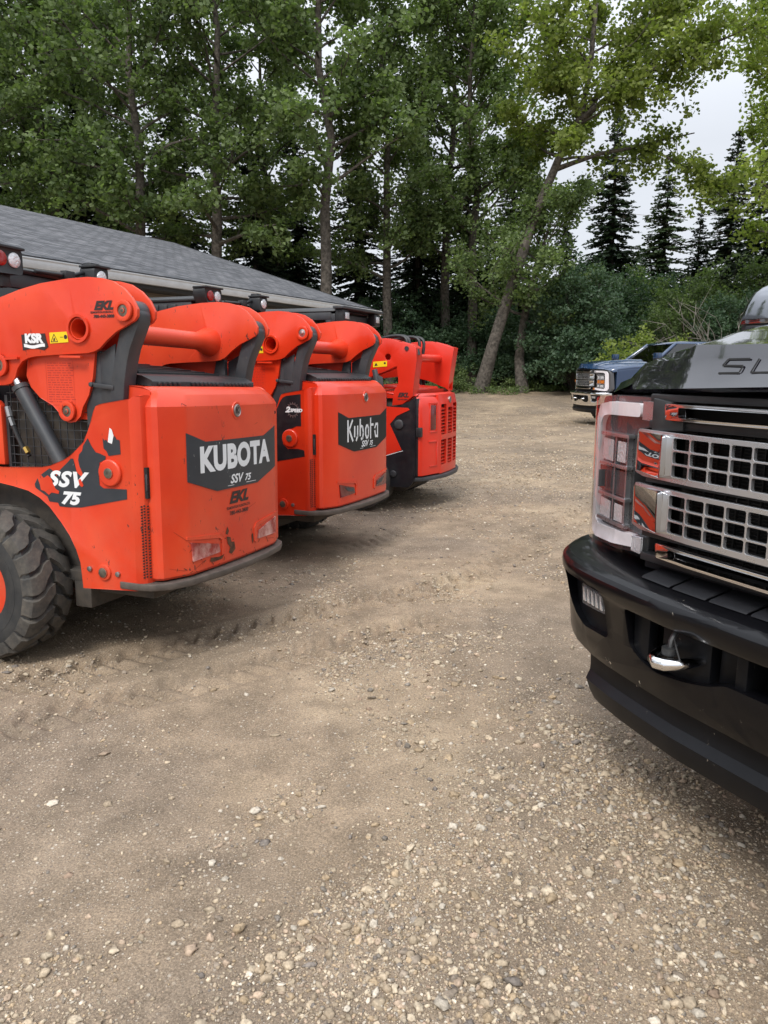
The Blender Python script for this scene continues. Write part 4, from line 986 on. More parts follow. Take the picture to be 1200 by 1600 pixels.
    q.box(-.46, .46, 1.02, 1.12, 1.2, 1.6); q.box(-.5, .5, 1.05, 1.12, 2.0, 2.1)
    cb = q.build('cab', M['steel_dark'], root, bevel=.012)
    q = MB(); q.loft([[(-.52, 1.02, 2.12), (.52, 1.02, 2.12), (.52, 2.4, 2.12), (-.52, 2.4, 2.12)], [(-.50, 1.05, 2.16), (.50, 1.05, 2.16), (.5, 2.38, 2.17), (-.5, 2.38, 2.17)]]); q.build('cab_roof', M['steel_dark'], cb, bevel=.012)
    q = MB(); q.box(-.43, .43, 1.085, 1.09, 1.6, 2.0); q.box(-.482, -.476, 1.2, 2.25, 1.4, 2.03); q.box(.476, .482, 1.2, 2.25, 1.4, 2.03); q.build('cab_glass', M['glass'], cb)
    for s in (-1, 1):
        q = MB(); q.box(s * .36, s * .52, .95, 1.04, 2.0, 2.14); pd = q.build('light_pod', M['black_plastic'], cb, bevel=.006)
        q = MB(); q.box(s * .38, s * .47, .935, .949, 2.04, 2.11); q.build('work_lamp', M['lamp_clear'], pd, bevel=.004)
    q = MB(); q.box(-.56, .56, .92, 1.05, 2.145, 2.175); q.build('roof_visor', M['steel_dark'], cb, bevel=.006)
    return root
make_track_loader()

# ------------------------------------------------------------------ pickups (x = passenger side, y = forward)
def zoneface(pts): return lambda v: interp(pts, abs(v))
BUMP = [(0, .09), (.30, .085), (.46, .066), (.60, .045), (.72, .018), (.80, -.008), (.88, -.05), (.95, -.11), (1.005, -.19), (1.035, -.28), (1.045, -.40)]   # lip plan
GR = [(0, .02), (.30, .005), (.45, -.015), (.60, -.055), (.80, -.13), (1.0, -.26)]
HL = [(.5, -.055), (.62, -.085), (.75, -.13), (.88, -.19), (.95, -.235), (.99, -.29), (1.0, -.36)]
def bump_y(x): return interp(BUMP, abs(x))
def gr_y(x): return interp(GR, abs(x))
def hl_y(x): return interp(HL, abs(x))
def make_truck(loc, rot, label, paint, bump_mat, hero):
    root = empty('pickup_truck', loc, rot); tag(root, label, 'pickup truck', 'crew cab pickups parked facing the loaders')
    P = M[paint]
    B = lambda q, n, m_, p=root, **k: q.build(n, m_, p, **k)
    # ---------------- hood
    NS = [(0, 1.592), (.30, 1.594), (.47, 1.597), (.53, 1.583), (.57, 1.557), (.62, 1.553), (.78, 1.551), (.83, 1.545), (1.0, 1.488)]
    ss = sorted(set([n[0] for n in NS] + [.15, .45, .8, .97])); full = [-t for t in reversed(ss) if t > 0] + ss
    rows = []
    def lipz(t): return 1.487 - .033 * abs(t)
    def yl(x): return .012 - .17 * (abs(x) / .72) ** 2.2
    rows.append([(t * .815, yl(t * .815) - .03, lipz(t) - .012) for t in full])
    rows.append([(t * .825, yl(t * .825), lipz(t)) for t in full])
    for f in (.35, .7, 1.0):
        rows.append([(t * (.825 + .004 * f), yl(t * .825) - .012 - .045 * f, lipz(t) + (interp(NS, abs(t)) - lipz(t)) * f) for t in full])
    for d in (.12, .22, .35, .5, .7, .95, 1.2, 1.38):
        w = .83 + .088 * min(1, (d - .07) / .45) ** .7
        ri = .12 * (1 - math.exp(-(d - .05) / .42)); sp = min(1, d / .25)
        rows.append([(t * w, yl(t * .825) * max(0, 1 - d / .5) - .057 * max(0, 1 - d / .5) - d, interp(NS, abs(t)) + ri * (1 - .55 * abs(t) ** 3) + (-.01 if abs(t) > .99 else 0)) for t in full])
    q = MB(); q.grid(rows)
    # hood side skirts
    q.grid([[r[0] for r in rows[4:]], [(r[0][0] * 1.0, r[0][1], r[0][2] - .05) for r in rows[4:]]]); q.grid([[r[-1] for r in rows[4:]], [(r[-1][0], r[-1][1], r[-1][2] - .05) for r in rows[4:]]])
    hood = B(q, 'hood', P, smooth=50 if hero else 40)
    if hero:
        # recessed style lettering following the nose panel
        q = MB()
        def nose(a, b, off=.003):
            x = .262 - a * .98; f = max(0, min(1, b / .125 + .34)); t = min(1, abs(x) / .825)
            z = lipz(t) + (interp(NS, t) - lipz(t)) * f; y = yl(x) - .012 - .045 * f
            return (x, y + off, z)
        def bar(a0, b0, a1, b1, w=.0055):
            A, Bv = Vector((a0, b0)), Vector((a1, b1)); d = (Bv - A).normalized(); n_ = Vector((-d.y, d.x)) * w / 2
            q._f([q.bm.verts.new(nose(*p)) for p in (A - n_, Bv - n_, Bv + n_, A + n_)])
        G = {'S': [(.02, .04, .095, .04), (.02, .04, .006, .022), (.006, .022, .08, .020), (.08, .020, .074, .001), (.0, .0, .074, .0)],
             'U': [(.012, .04, .0, .0), (.0, .0, .07, .0), (.07, .0, .085, .04)], 'P': [(.0, .0, .012, .04), (.012, .04, .09, .04), (.09, .04, .082, .018), (.082, .018, .01, .018)],
             'E': [(.0, .0, .012, .04), (.012, .04, .09, .04), (.006, .02, .08, .02), (.0, .0, .074, .0)], 'R': [(.0, .0, .012, .04), (.012, .04, .09, .04), (.09, .04, .082, .02), (.082, .02, .01, .02), (.05, .02, .075, .0)],
             'D': [(.0, .0, .012, .04), (.012, .04, .09, .035), (.09, .035, .078, .0), (.078, .0, .0, .0)], 'T': [(.0, .04, .09, .04), (.05, .04, .04, .0)], 'Y': [(.01, .04, .04, .02), (.09, .04, .04, .02), (.04, .02, .035, .0)]}
        for i, ch in enumerate('SUPER'):
            for sg in G[ch]: bar(sg[0] + i * .112, sg[1], sg[2] + i * .112, sg[3])
        B(q, 'hood_lettering', M['black_void'], hood)
    # ---------------- front clip behind the lamps, fenders and body sides
    body = None
    fend = [(-.46, .55), (-.46, .93), (-.46, 1.38), (-.48, 1.45), (-.9, 1.50), (-1.42, 1.53), (-3.9, 1.50), (-4.0, 1.47), (-6.25, 1.47), (-6.27, .62), (-5.55, .56)]
    arch2 = [(-5.02 + .53 * math.cos(a), .50 + .53 * math.sin(a)) for a in [math.pi - i * math.pi / 12 for i in range(0, 13)]]
    arch1 = [(-1.12 + .53 * math.cos(a), .50 + .53 * math.sin(a)) for a in [math.pi - i * math.pi / 12 for i in range(0, 13)]]
    for s in (-1, 1):
        q = MB(); pl = fend + arch2 + [(-4.3, .50), (-1.8, .50)] + arch1
        q.prism('yz', pl, s * 1.0, s * .93)
        if not body: body = B(q, 'body', P, bevel=.012)
        else: q.build('body_side', P, body, bevel=.012)
        # fender cap joining the hood to the body side
        q = MB(); q.grid([[(s * x, y, z) for x, y, z in ((.70, -.14, 1.47), (.80, -.20, 1.455), (.90, -.27, 1.44), (.97, -.33, 1.41), (1.0, -.38, 1.36))]] + [[(s * (w_ - .01), -d, z1), (s * (w_ + (1.0 - w_) * .35), -d, z1 - .008), (s * (w_ + (1.0 - w_) * .7), -d, z1 - .025), (s * .99, -d, z1 - .06), (s * 1.003, -d, z1 - .12)] for d, w_, z1 in ((.36, .86, 1.50), (.55, .90, 1.53), (.8, .915, 1.555), (1.1, .915, 1.57), (1.42, .915, 1.58))])
        B(q, 'fender_top', P, body, smooth=60)
    q = MB(); q.box(-.92, .92, -6.2, -.62, .55, 1.08); q.box(-.90, .90, -3.95, -.6, 1.08, 1.44); q.box(-.92, .92, -6.2, -6.16, 1.08, 1.45); q.box(-.85, .85, -6.0, -.5, .42, .55)
    B(q, 'underbody', M['black_void'], body)
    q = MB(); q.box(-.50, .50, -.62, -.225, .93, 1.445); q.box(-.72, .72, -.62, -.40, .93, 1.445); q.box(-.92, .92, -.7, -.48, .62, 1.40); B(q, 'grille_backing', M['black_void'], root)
    # greenhouse
    q = MB(); base = [(-.90, -1.45), (.90, -1.45), (.93, -3.95), (-.93, -3.95)]
    for (a, b) in (((.90, -1.40, 1.53), (.70, -2.15, 2.10)), ((-.90, -1.40, 1.53), (-.70, -2.15, 2.10)), ((.94, -2.75, 1.52), (.74, -2.75, 2.10)), ((-.94, -2.75, 1.52), (-.74, -2.75, 2.10)), ((.93, -3.92, 1.5), (.73, -3.75, 2.10)), ((-.93, -3.92, 1.5), (-.73, -3.75, 2.10))): q.path([a, b], .05, 6)
    q.loft([[(-.72, -2.10, 2.09), (.72, -2.10, 2.09), (.75, -3.80, 2.09), (-.75, -3.80, 2.09)], [(-.70, -2.2, 2.14), (.70, -2.2, 2.14), (.72, -3.72, 2.14), (-.72, -3.72, 2.14)], [(-.5, -2.4, 2.165), (.5, -2.4, 2.165), (.5, -3.6, 2.165), (-.5, -3.6, 2.165)]])
    B(q, 'cab', P, root, bevel=.012)
    q = MB(); q.grid([[(-.88, -1.42, 1.54), (.88, -1.42, 1.54)], [(-.69, -2.13, 2.09), (.69, -2.13, 2.09)]])
    for s in (-1, 1): q.grid([[(s * .925, -1.50, 1.53), (s * .945, -3.90, 1.52)], [(s * .725, -2.2, 2.09), (s * .745, -3.74, 2.09)]])
    q.grid([[(-.92, -3.93, 1.5), (.92, -3.93, 1.5)], [(-.72, -3.76, 2.09), (.72, -3.76, 2.09)]])
    B(q, 'window_glass', M['glass'], root)
    q = MB(); q.box(-.8, .8, -1.9, -1.6, 1.2, 1.5); q.box(-.7, -.15, -2.9, -2.7, 1.2, 1.85); q.box(.15, .7, -2.9, -2.7, 1.2, 1.85); B(q, 'interior', M['black_void'], root)
    for s in (-1, 1):
        q = MB(); q.m(0); q.loft([[(s * (1.04 + a), -1.44 + b, z) for a, b in ((0, .06), (.05, .085), (.17, .085), (.22, .05), (.22, -.06), (0, -.06))] for z in (1.55, 1.60, 1.72)])
        q.m(1); q.loft([[(s * (1.04 + .05 + (a - .05) * k), -1.44 + b * k, z) for a, b in ((-.03, .0), (0, .06), (.05, .085), (.17, .085), (.205, .07), (.22, .04), (.22, -.06), (0, -.06))] for z, k in ((1.721, 1.02), (1.75, 1.01), (1.78, .98), (1.81, .93), (1.84, .85), (1.865, .74), (1.885, .58), (1.898, .38), (1.903, .15))]) if hero else q.m(1).loft([[(s * (1.04 + a), -1.44 + b, z) for a, b in ((0, .06), (.05, .085), (.17, .085), (.22, .05), (.22, -.06), (0, -.06))] for z in (1.721, 1.78, 1.86)])
        q.m(0); q.box(s * .95, s * 1.1, -1.48, -1.42, 1.60, 1.65)
        B(q, 'side_mirror', [M['black_plastic'], M['mirror_cap'] if hero else P], root, bevel=.006, smooth=50)
        q = MB(); q.box(s * 1.0, s * 1.012, -2.72, -2.60, 1.26, 1.30); q.box(s * 1.0, s * 1.012, -3.85, -3.73, 1.26, 1.30); B(q, 'door_handle', M['chrome'], root, bevel=.004)
    # wheels
    for s in (-1, 1):
        for cy in (-1.12, -5.02):
            q = MB(); q.m(0); q.lathe((s * .87, cy, .42), 0, [(.24, -.12), (.40, -.13), (.42, -.10), (.42, .10), (.40, .13), (.24, .12)], 40, closed=True)
            for k in range(36):
                a = 2 * math.pi * k / 36
                for (xa, xb) in ((-.10, -.01), (.01, .10)):
                    r0, r1 = .418, .430; a1 = a + (.09 if xa > 0 else 0)
                    q.hexa([(s * .87 + xx, cy + r * math.cos(a1 + u), .42 + r * math.sin(a1 + u)) for r in (r0, r1) for xx, u in ((xa, -.05), (xb, -.05), (xb, .05), (xa, .05))])
            wl = B(q, 'wheel', M['rubber_wall'], root)
            q = MB(); q.lathe((s * .87, cy, .42), 0, [(.245, s * .12), (.235, s * .10), (.20, s * .06), (.07, s * .09), (.05, s * .11)], 32)
            for k in range(8):
                a = 2 * math.pi * k / 8; q.path([(s * .95, cy + .06 * math.cos(a), .42 + .06 * math.sin(a)), (s * .975, cy + .225 * math.cos(a), .42 + .225 * math.sin(a))], [.03, .022], 6)
            B(q, 'rim', M['chrome_satin'], wl)
    # ---------------- grille: two chrome barred panels plus thin bars
    rails = []
    def frame_pl(z0t, z1t, z0c, z1c): return
    for (zb, zt) in ((1.200, 1.342), (1.030, 1.172)):
        q = MB()
        out = rpoly([(-.565, zb + .005), (-.56, zt), (.56, zt), (.565, zb + .005), (.52, zb - .004), (-.52, zb - .004)], .008, 2)
        hol = []
        ncol = 11; x0 = -.388; cw = .776 / ncol; rh = (zt - zb - .022) / 3
        for c in range(ncol):
            for r_ in range(3):
                xa, xb = x0 + c * cw + .0030, x0 + (c + 1) * cw - .0030; za, zc = zb + .011 + r_ * rh + .0026, zb + .011 + (r_ + 1) * rh - .0026
                hol.append(rpoly([(xa, za), (xb, za), (xb, zc), (xa, zc)], .004, 1))
        q.prism('xz', out, 0, -.014, hol); q.cut(0, [-.5, -.3, -.15, 0, .15, .3, .5]); q.warp(lambda x, y, z: (x, gr_y(x) + y - .01, z))
        B(q, 'grille_panel', M['grille_silver'], root, bevel=.0015, seg=1)
        gp = [( .415, zb + .006), (.56, zb + .012), (.556, zt - .007), (.415, zt - .007)]
        for s in (-1, 1):
            q = MB(); q.prism('xz', rpoly([(s * a, b) for a, b in gp], .01, 3), 0, -.02)
            q.warp(lambda x, y, z: (x, gr_y(.49) - .002 - .335 * (abs(x) - .49) + (-.01 if zb > 1.1 else .05) * (z - (zb + zt) / 2) + y, z)); B(q, 'grille_end_plate', M['chrome_flat'], root, bevel=.003)
    for (z0, z1) in ((1.378, 1.426), (.955, 1.000)):
        q = MB(); q.prism('xz', rpoly([(-.43, z0), (.43, z0), (.435, z1), (-.435, z1)], .008, 2), 0, -.03, [rpoly([(-.375, z0 + .008), (.375, z0 + .008), (.378, z1 - .009), (-.378, z1 - .009)], .006, 2)])
        q.cut(0, [-.3, -.15, 0, .15, .3]); q.warp(lambda x, y, z: (x, gr_y(x) + y - .012, z)); B(q, 'grille_bar', M['chrome'], root, bevel=.003)
    q = MB()
    for (z0, z1) in ((1.43, 1.452), (1.348, 1.372), (1.178, 1.194), (1.004, 1.024), (.925, .950)): q.box(-.52, .52, -.10, -.055, z0, z1)
    for s in (-1, 1): q.prism('xz', [(s * .38, 1.375), (s * .43, 1.375), (s * .43, 1.43), (s * .50, 1.44), (s * .50, 1.34), (s * .38, 1.345)], -.045, -.07)
    B(q, 'grille_surround', M['black_plastic'], root, bevel=.004)
    q = MB(); q.box(-.50, .50, -.22, -.20, .93, 1.35)
    for i in range(40): q.box(-.49, .49, -.199, -.19, .935 + i * .0103, .9375 + i * .0103)
    for i in range(24): q.box(-.48 + i * .04, -.477 + i * .04, -.189, -.18, .935, 1.345)
    B(q, 'radiator', M['radiator'], root)
    # ---------------- headlights
    for s in (-1, 1):
        hb = [(.515, 1.440), (.80, 1.437), (.93, 1.425), (.975, 1.36), (.993, .96), (.965, .905), (.90, .890), (.72, .905), (.525, .935), (.522, 1.000), (.635, 1.018), (.628, 1.330), (.515, 1.352)]
        q = MB(); q.prism('xz', rpoly([(s * a, b) for a, b in hb], .02, 3), -.035, -.12); q.cut(0, [s * v for v in (.6, .7, .8, .88, .94, .97)]); q.warp(lambda x, y, z: (x, hl_y(x) + y, z))
        hl = B(q, 'headlight', M['lamp_smoke'], root, bevel=.006)
        # frosted light pipe, C shaped
        pipe = [(.585, 1.418), (.80, 1.415), (.905, 1.40), (.945, 1.35), (.963, .98), (.935, .925), (.88, .915), (.72, .928), (.58, .948), (.58, .988), (.72, .978), (.86, .968), (.895, .99), (.885, 1.33), (.86, 1.362), (.80, 1.37), (.585, 1.375)]
        q = MB(); q.prism('xz', rpoly([(s * a, b) for a, b in pipe], .012, 2), -.008, -.034); q.cut(0, [s * v for v in (.6, .7, .8, .88, .94)]); q.warp(lambda x, y, z: (x, hl_y(x) + y, z)); B(q, 'light_pipe', M['light_pipe'], hl, bevel=.004)
        q = MB()
        for (a0, a1, b0, b1) in ((.52, .575, 1.368, 1.425), (.53, .57, .945, .99)): q.prism('xz', [(s * a0, b0), (s * a1, b0), (s * a1, b1), (s * a0, b1)], -.010, -.034)
        for zz in (1.30, 1.195, 1.085, .995): q.prism('xz', [(s * .64, zz), (s * .865, zz - .006), (s * .865, zz + .006), (s * .64, zz + .012)], -.004, -.034)
        for xx in (.735, .652): q.prism('xz', [(s * xx, 1.0), (s * (xx + .008), 1.0), (s * (xx + .008), 1.30), (s * xx, 1.30)], -.012, -.034)
        q.warp(lambda x, y, z: (x, hl_y(x) + y, z)); B(q, 'chrome_bezel', M['grille_silver'], hl, bevel=.002)
        for (a0, a1, b0, b1, nm, mt) in ((.665, .725, 1.215, 1.285, 'projector', 'lamp_clear'), (.755, .85, 1.21, 1.285, 'projector', 'lamp_clear'), (.665, .725, 1.01, 1.07, 'projector', 'lamp_clear'), (.755, .85, 1.005, 1.07, 'projector', 'lamp_clear'), (.655, .87, 1.10, 1.185, 'turn_signal', 'lamp_smoke' if hero else 'amber')):
            q = MB(); q.loft([[(s * a, hl_y(a) - yy, b) for a, b in ((a0 + k, b0 + k), (a1 - k, b0 + k), (a1 - k, b1 - k), (a0 + k, b1 - k))] for yy, k in ((.012, 0), (.030, .010), (.033, .018))])
            for i in range(5): q.box(s * (a0 + .01 + i * (a1 - a0 - .02) / 5), s * (a0 + .013 + i * (a1 - a0 - .02) / 5), hl_y(a0) - .05, hl_y(a1) - .008 - .012, b0 + .012, b1 - .012)
            B(q, nm, M[mt], hl)
        q = MB()
        q.sheet('xz', rpoly([(s * a, b) for a, b in hb], .02, 3), .003); q.cut(0, [s * v for v in (.55, .6, .65, .7, .75, .8, .84, .88, .91, .94, .97)]); q.warp(lambda x, y, z: (x, hl_y(x) + y, z)); B(q, 'lens_cover', M['lens'], hl, smooth=50)
        # marker lamp reflector under the lamp
        q = MB(); q.prism('xz', [(s * .53, .94), (s * .58, .94), (s * .58, .985), (s * .53, .99)], -.002, -.010); q.warp(lambda x, y, z: (x, hl_y(x) + y, z)); B(q, 'marker_lamp', M['amber'] if not hero else M['lamp_clear'], hl, bevel=.002)
    # ---------------- bumper
    BM = M[bump_mat]
    out = [(-1.035, .86), (-1.035, .70), (-1.01, .64), (-.93, .585), (-.70, .535), (0, .525), (.70, .535), (.93, .585), (1.01, .64), (1.035, .70), (1.035, .86), (.95, .872), (0, .872), (-.95, .872)]
    holes = []
    for s in (-1, 1):
        holes.append(rpoly([(s * a, b) for a, b in ((.93, .815), (.585, .812), (.58, .642), (.74, .635), (.86, .69))], .02, 3))
    hb_ = [(.475, .79), (.47, .668), (.42, .634), (.346, .617), (.229, .633), (.153, .652), (.09, .68)]
    holes.append(rpoly(hb_ + [(-a, b) for a, b in reversed(hb_)], .02, 3))
    q = MB(); q.prism('xz', out, 0, -.06, holes)
    q.cut(0, [x * .05 for x in range(-20, 21)] + [-.975, .975, .925, -.925, 1.02, -1.02, 1.035, -1.035]); q.cut(2, [.60, .68, .76, .80, .83, .85, .862])
    def bw(x, y, z):
        d = interp([(.52, -.075), (.56, -.055), (.62, -.050), (.70, -.040), (.78, -.020), (.81, -.002), (.84, .004), (.858, -.004), (.872, -.03)], z)
        return (x, bump_y(x) + d + y, z)
    q.warp(bw)
    # top deck running back to the lamps
    xs = [x * .05 for x in range(-20, 21)] + [1.02]; xs = [-1.02] + xs
    q.grid([[(x, bump_y(x) - .03, .8715) for x in xs], [(x, bump_y(x) - .06, .880) for x in xs], [(x * .97, bump_y(x) - .13, .884) for x in xs], [(x * .95, bump_y(x) - .22, .882) for x in xs]])
    bmp = B(q, 'bumper', BM, root, bevel=.004, smooth=40)
    q = MB()
    for i in range(-3, 4):
        xa, xb = i * .135 - .062, i * .135 + .062
        q.hexa([(xa, bump_y(xa) - .075, .884), (xb, bump_y(xb) - .075, .884), (xb, -.10, .900), (xa, -.10, .900), (xa, bump_y(xa) - .085, .890), (xb, bump_y(xb) - .085, .890), (xb, -.10, .906), (xa, -.10, .906)])
    q.box(-.54, .54, -.16, -.10, .89, .925); B(q, 'step_pad', M['pad'], bmp, bevel=.004)
    for s in (-1, 1):
        q = MB(); q.prism('xz', [(s * .95, .82), (s * .57, .82), (s * .57, .62), (s * .78, .62), (s * .95, .70)], -.075, -.09); q.cut(0, [s * .65, s * .72, s * .8, s * .88]); q.warp(lambda x, y, z: (x, bump_y(x) + y, z)); fb = B(q, 'fog_lamp_bezel', M['airdam'], bmp)
        q = MB(); q.prism('xz', rpoly([(s * .76, .785), (s * .60, .785), (s * .60, .722), (s * .75, .715)], .01, 2), -.045, -.085); q.cut(0, [s * .68]); q.warp(lambda x, y, z: (x, bump_y(x) + y, z)); fl = B(q, 'fog_lamp', M['lamp_smoke'], fb, bevel=.004)
        q = MB()
        for i in range(5):
            xx = .615 + i * .027; q.hexa([(s * xx, bump_y(xx) - .042, .728), (s * (xx + .016), bump_y(xx) - .046, .728), (s * (xx + .016), bump_y(xx) - .06, .728), (s * xx, bump_y(xx) - .06, .728), (s * (xx + .006), bump_y(xx) - .036, .778), (s * (xx + .02), bump_y(xx) - .044, .778), (s * (xx + .02), bump_y(xx) - .06, .778), (s * (xx + .006), bump_y(xx) - .06, .778)])
        B(q, 'reflector', M['lamp_clear'], fl)
        # recess block and tow hook
        q = MB(); q.prism('xz', rpoly([(s * .47, .785), (s * .395, .785), (s * .395, .63), (s * .46, .64)], .012, 2), -.06, -.10); q.warp(lambda x, y, z: (x, bump_y(x) + y, z)); q.box(s * .17, s * .345, -.10, .01, .625, .775)
        q.box(s * .10, s * .155, -.10, -.01, .64, .79); q.box(s * .04, s * .075, -.06, .03, .66, .80); B(q, 'hook_recess', M['airdam'], bmp, bevel=.012)
        q = MB()
        pth = [(.150, .01, .705), (.160, .065, .705), (.178, .105, .703), (.208, .126, .700), (.245, .130, .698), (.280, .116, .699), (.303, .082, .704), (.306, .04, .712), (.295, .0, .722)]
        q.path([(s * (.306 - (.306 - a) * .68), b - .01, c) for a, b, c in pth], [.015, .016, .0175, .0185, .019, .0185, .017, .016, .015], 14); B(q, 'tow_hook', M['chrome'] , bmp)
        q = MB(); q.path([(s * .275, .03, .785), (s * .27, .06, .75), (s * .265, .07, .715), (s * .26, .06, .675)], .009, 8); q.path([(s * .26, .06, .76), (s * .225, .09, .75), (s * .205, .09, .71)], .0025, 6); q.tube((s * .265, .07, .735), (s * .265, .07, .715), .022, n=12); B(q, 'hook_pin', M['black_plastic'], bmp)
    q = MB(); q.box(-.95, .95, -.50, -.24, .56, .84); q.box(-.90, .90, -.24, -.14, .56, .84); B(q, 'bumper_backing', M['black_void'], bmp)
    # lower valance between the openings and air dam
    q = MB()
    prof = [(.58, -.105, 1.0), (.545, -.10, 1.0), (.475, -.105, 1.0), (.452, -.10, .995), (.425, -.075, .985), (.385, -.082, .965), (.352, -.095, .95), (.345, -.13, .945)]
    for k in (0,):
        q.grid([[(x * sc, bump_y(x * 1.0) + dy, z) for x in [i * .038 for i in range(-20, 21)]] for z, dy, sc in prof])
        for s in (-1, 1): q.grid([[(s * .76 * sc, bump_y(.76) + dy, z) for z, dy, sc in prof], [(s * .76 * sc, -.35, z) for z, dy, sc in prof]])
    B(q, 'air_dam', M['airdam'] if hero else M['airdam'], root, smooth=25)
    return root
o_ = (1.012 , 1.8247, 0)
make_truck(o_, (0, 0, frame_rot(-27)), 'black pickup close by at the right with chrome grille and gloss black bumper', 'truck_black', 'bumper_black', True)
make_truck((5.22, 19.75, 0), (0, 0, frame_rot(-9)), 'dark blue pickup with chrome bumper parked in the distance beyond the black hood', 'truck_blue', 'chrome', False)

# ------------------------------------------------------------------ vegetation
def at(px, py, Yd):
    """world point at depth Yd seen at photo pixel px,py (photo 1200 x 1600)"""
    p = R(11.167); dx = (px - 600) / 1155.; dv = (800 - py) / 1155.
    y = math.cos(p) + dv * math.sin(p); z = -math.sin(p) + dv * math.cos(p)
    t = Yd / y; return Vector((dx * t, Yd, 1.536 + z * t))
def leaves(centers, rng, per, spread, size, flat=.5, tone=None, aspect=.8):
    """many small rhombic leaves in clumps around centers"""
    n = len(centers) * per
    c = np.repeat(np.asarray(centers), per, 0)
    ct = np.repeat(rng.uniform(0, 1, len(centers)), per)
    d = rng.normal(0, 1, (n, 3)); d /= np.linalg.norm(d, axis=1, keepdims=True); r = rng.uniform(0, 1, (n, 1)) ** .5
    p = c + d * r * np.array([spread, spread, spread * flat])
    a = rng.normal(0, 1, (n, 3)); a[:, 2] *= .6; a /= np.linalg.norm(a, axis=1, keepdims=True)
    b = np.cross(a, rng.normal(0, 1, (n, 3))); b /= np.linalg.norm(b, axis=1, keepdims=True) + 1e-9
    s = size * rng.uniform(.6, 1.25, (n, 1))
    V = np.stack([p - a * s, p + b * s * aspect - a * s * .15, p + a * s, p - b * s * aspect - a * s * .15], 1).reshape(-1, 3)
    F = np.arange(n * 4).reshape(n, 4)
    t = np.clip(ct * .55 + rng.uniform(0, .45, n), 0, 1)
    return V, F, np.repeat(t, 4)
def poplar_geometry(rng, H, trunk, r0, z0, spread, nl, per, leaf=.075, sub=8, extra=None, clump=.42, topshape=.7):
    """trunk: list of points. returns wood MB and clump centres"""
    q = MB(); T = [Vector(p) for p in trunk]; n = len(T)
    q.path(T, [r0 * (1.25 if i == 0 else (1 - .85 * i / (n - 1))) for i in range(n)], 10)
    cent = []
    def tp(f):
        f = max(0, min(.999, f)) * (n - 1); i = int(f); return T[i].lerp(T[i + 1], f - i)
    H_ = T[-1].z
    limbs = []
    for k in range(nl):
        f = z0 / H + (1 - z0 / H) * ((k + rng.uniform(0, 1)) / nl)
        b = tp(f); az = k * 2.4 + rng.uniform(-.5, .5)
        g = (f - z0 / H) / (1 - z0 / H); L = spread * (.55 + .75 * math.sin(math.pi * min(1, g * topshape + .22))) * rng.uniform(.65, 1.1)
        el = .15 + .75 * g + rng.uniform(-.15, .2)
        limbs.append((b, Vector((math.cos(az) * math.cos(el), math.sin(az) * math.cos(el), math.sin(el))), L, r0 * (1 - .8 * f) * .42))
    if extra: limbs += extra
    for b, d, L, r in limbs:
        pts = [b]; dd = d.copy(); m = 6
        for j in range(m):
            dd = (dd + Vector((rng.normal(0, .13), rng.normal(0, .13), rng.normal(.03, .1)))).normalized(); pts.append(pts[-1] + dd * L / m)
        q.path(pts, [max(.012, r * (1 - .85 * j / m)) for j in range(m + 1)], 5, caps=False)
        for j in range(sub):
            u = rng.uniform(.3, 1.0) * m; i = min(m - 1, int(u)); p = pts[i].lerp(pts[i + 1], u - i)
            e = (dd + Vector(rng.normal(0, .8, 3))).normalized(); l2 = rng.uniform(.4, 1.15) * (L / 3.0)
            p2 = p + e * l2; q.path([p, p.lerp(p2, .5) + Vector((0, 0, .06)), p2], [.02, .013, .006], 3, caps=False)
            cent.append(p2[:]); cent.append(p.lerp(p2, .55)[:])
        cent.append(pts[-1][:])
    return q, cent
def make_poplar(name, loc, wood, cent, rng, per, leaf, lm, label, group, clump=.42, parent_kind='tree', rotz=0, bark='bark'):
    root = empty(name, loc, (0, 0, rotz)); tag(root, label, 'tree', group)
    wood.build('trunk', M[bark], root, smooth=60)
    V, F, t = leaves(cent, rng, per, clump, leaf, .75)
    np_mesh('crown', V, F, M[lm], root, attr=t)
    return root
def copy_thing(root, loc, rotz, label, scale=1.0):
    r = root.copy(); link(r); r.location = loc; r.rotation_euler = (0, 0, rotz); r.scale = (scale,) * 3; r['label'] = label
    for ch in list(root.children):
        c = ch.copy(); link(c); c.parent = r
    return r
GP = 'tall poplars of the tree line'; GS = 'dark spruces of the tree line'; GB = 'shrubs under the tree line'
gz = lambda x, y: float(ground_h(x, y)) - .05
def wob(rng, H, lean=(0, 0), n=9, a=.12):
    return [(lean[0] * (i / (n - 1)) + (rng.normal(0, a) if i else 0), lean[1] * (i / (n - 1)) + (rng.normal(0, a) if i else 0), H * i / (n - 1)) for i in range(n)]
rng = np.random.default_rng(21)
protos = []
for (H, r0, z0, sp, nl, lean) in ((19, .30, 6.0, 3.2, 44, (.4, .3)), (18, .26, 6.6, 2.9, 40, (-.6, .2)), (17, .24, 4.6, 2.7, 38, (.5, -.2))):
    q, c = poplar_geometry(rng, H, wob(rng, H, lean), r0, z0, sp, nl, 0)
    protos.append((q, c))
def place(px, Yd): 
    v = at(px, 600, Yd); return (v.x, Yd, gz(v.x, Yd))
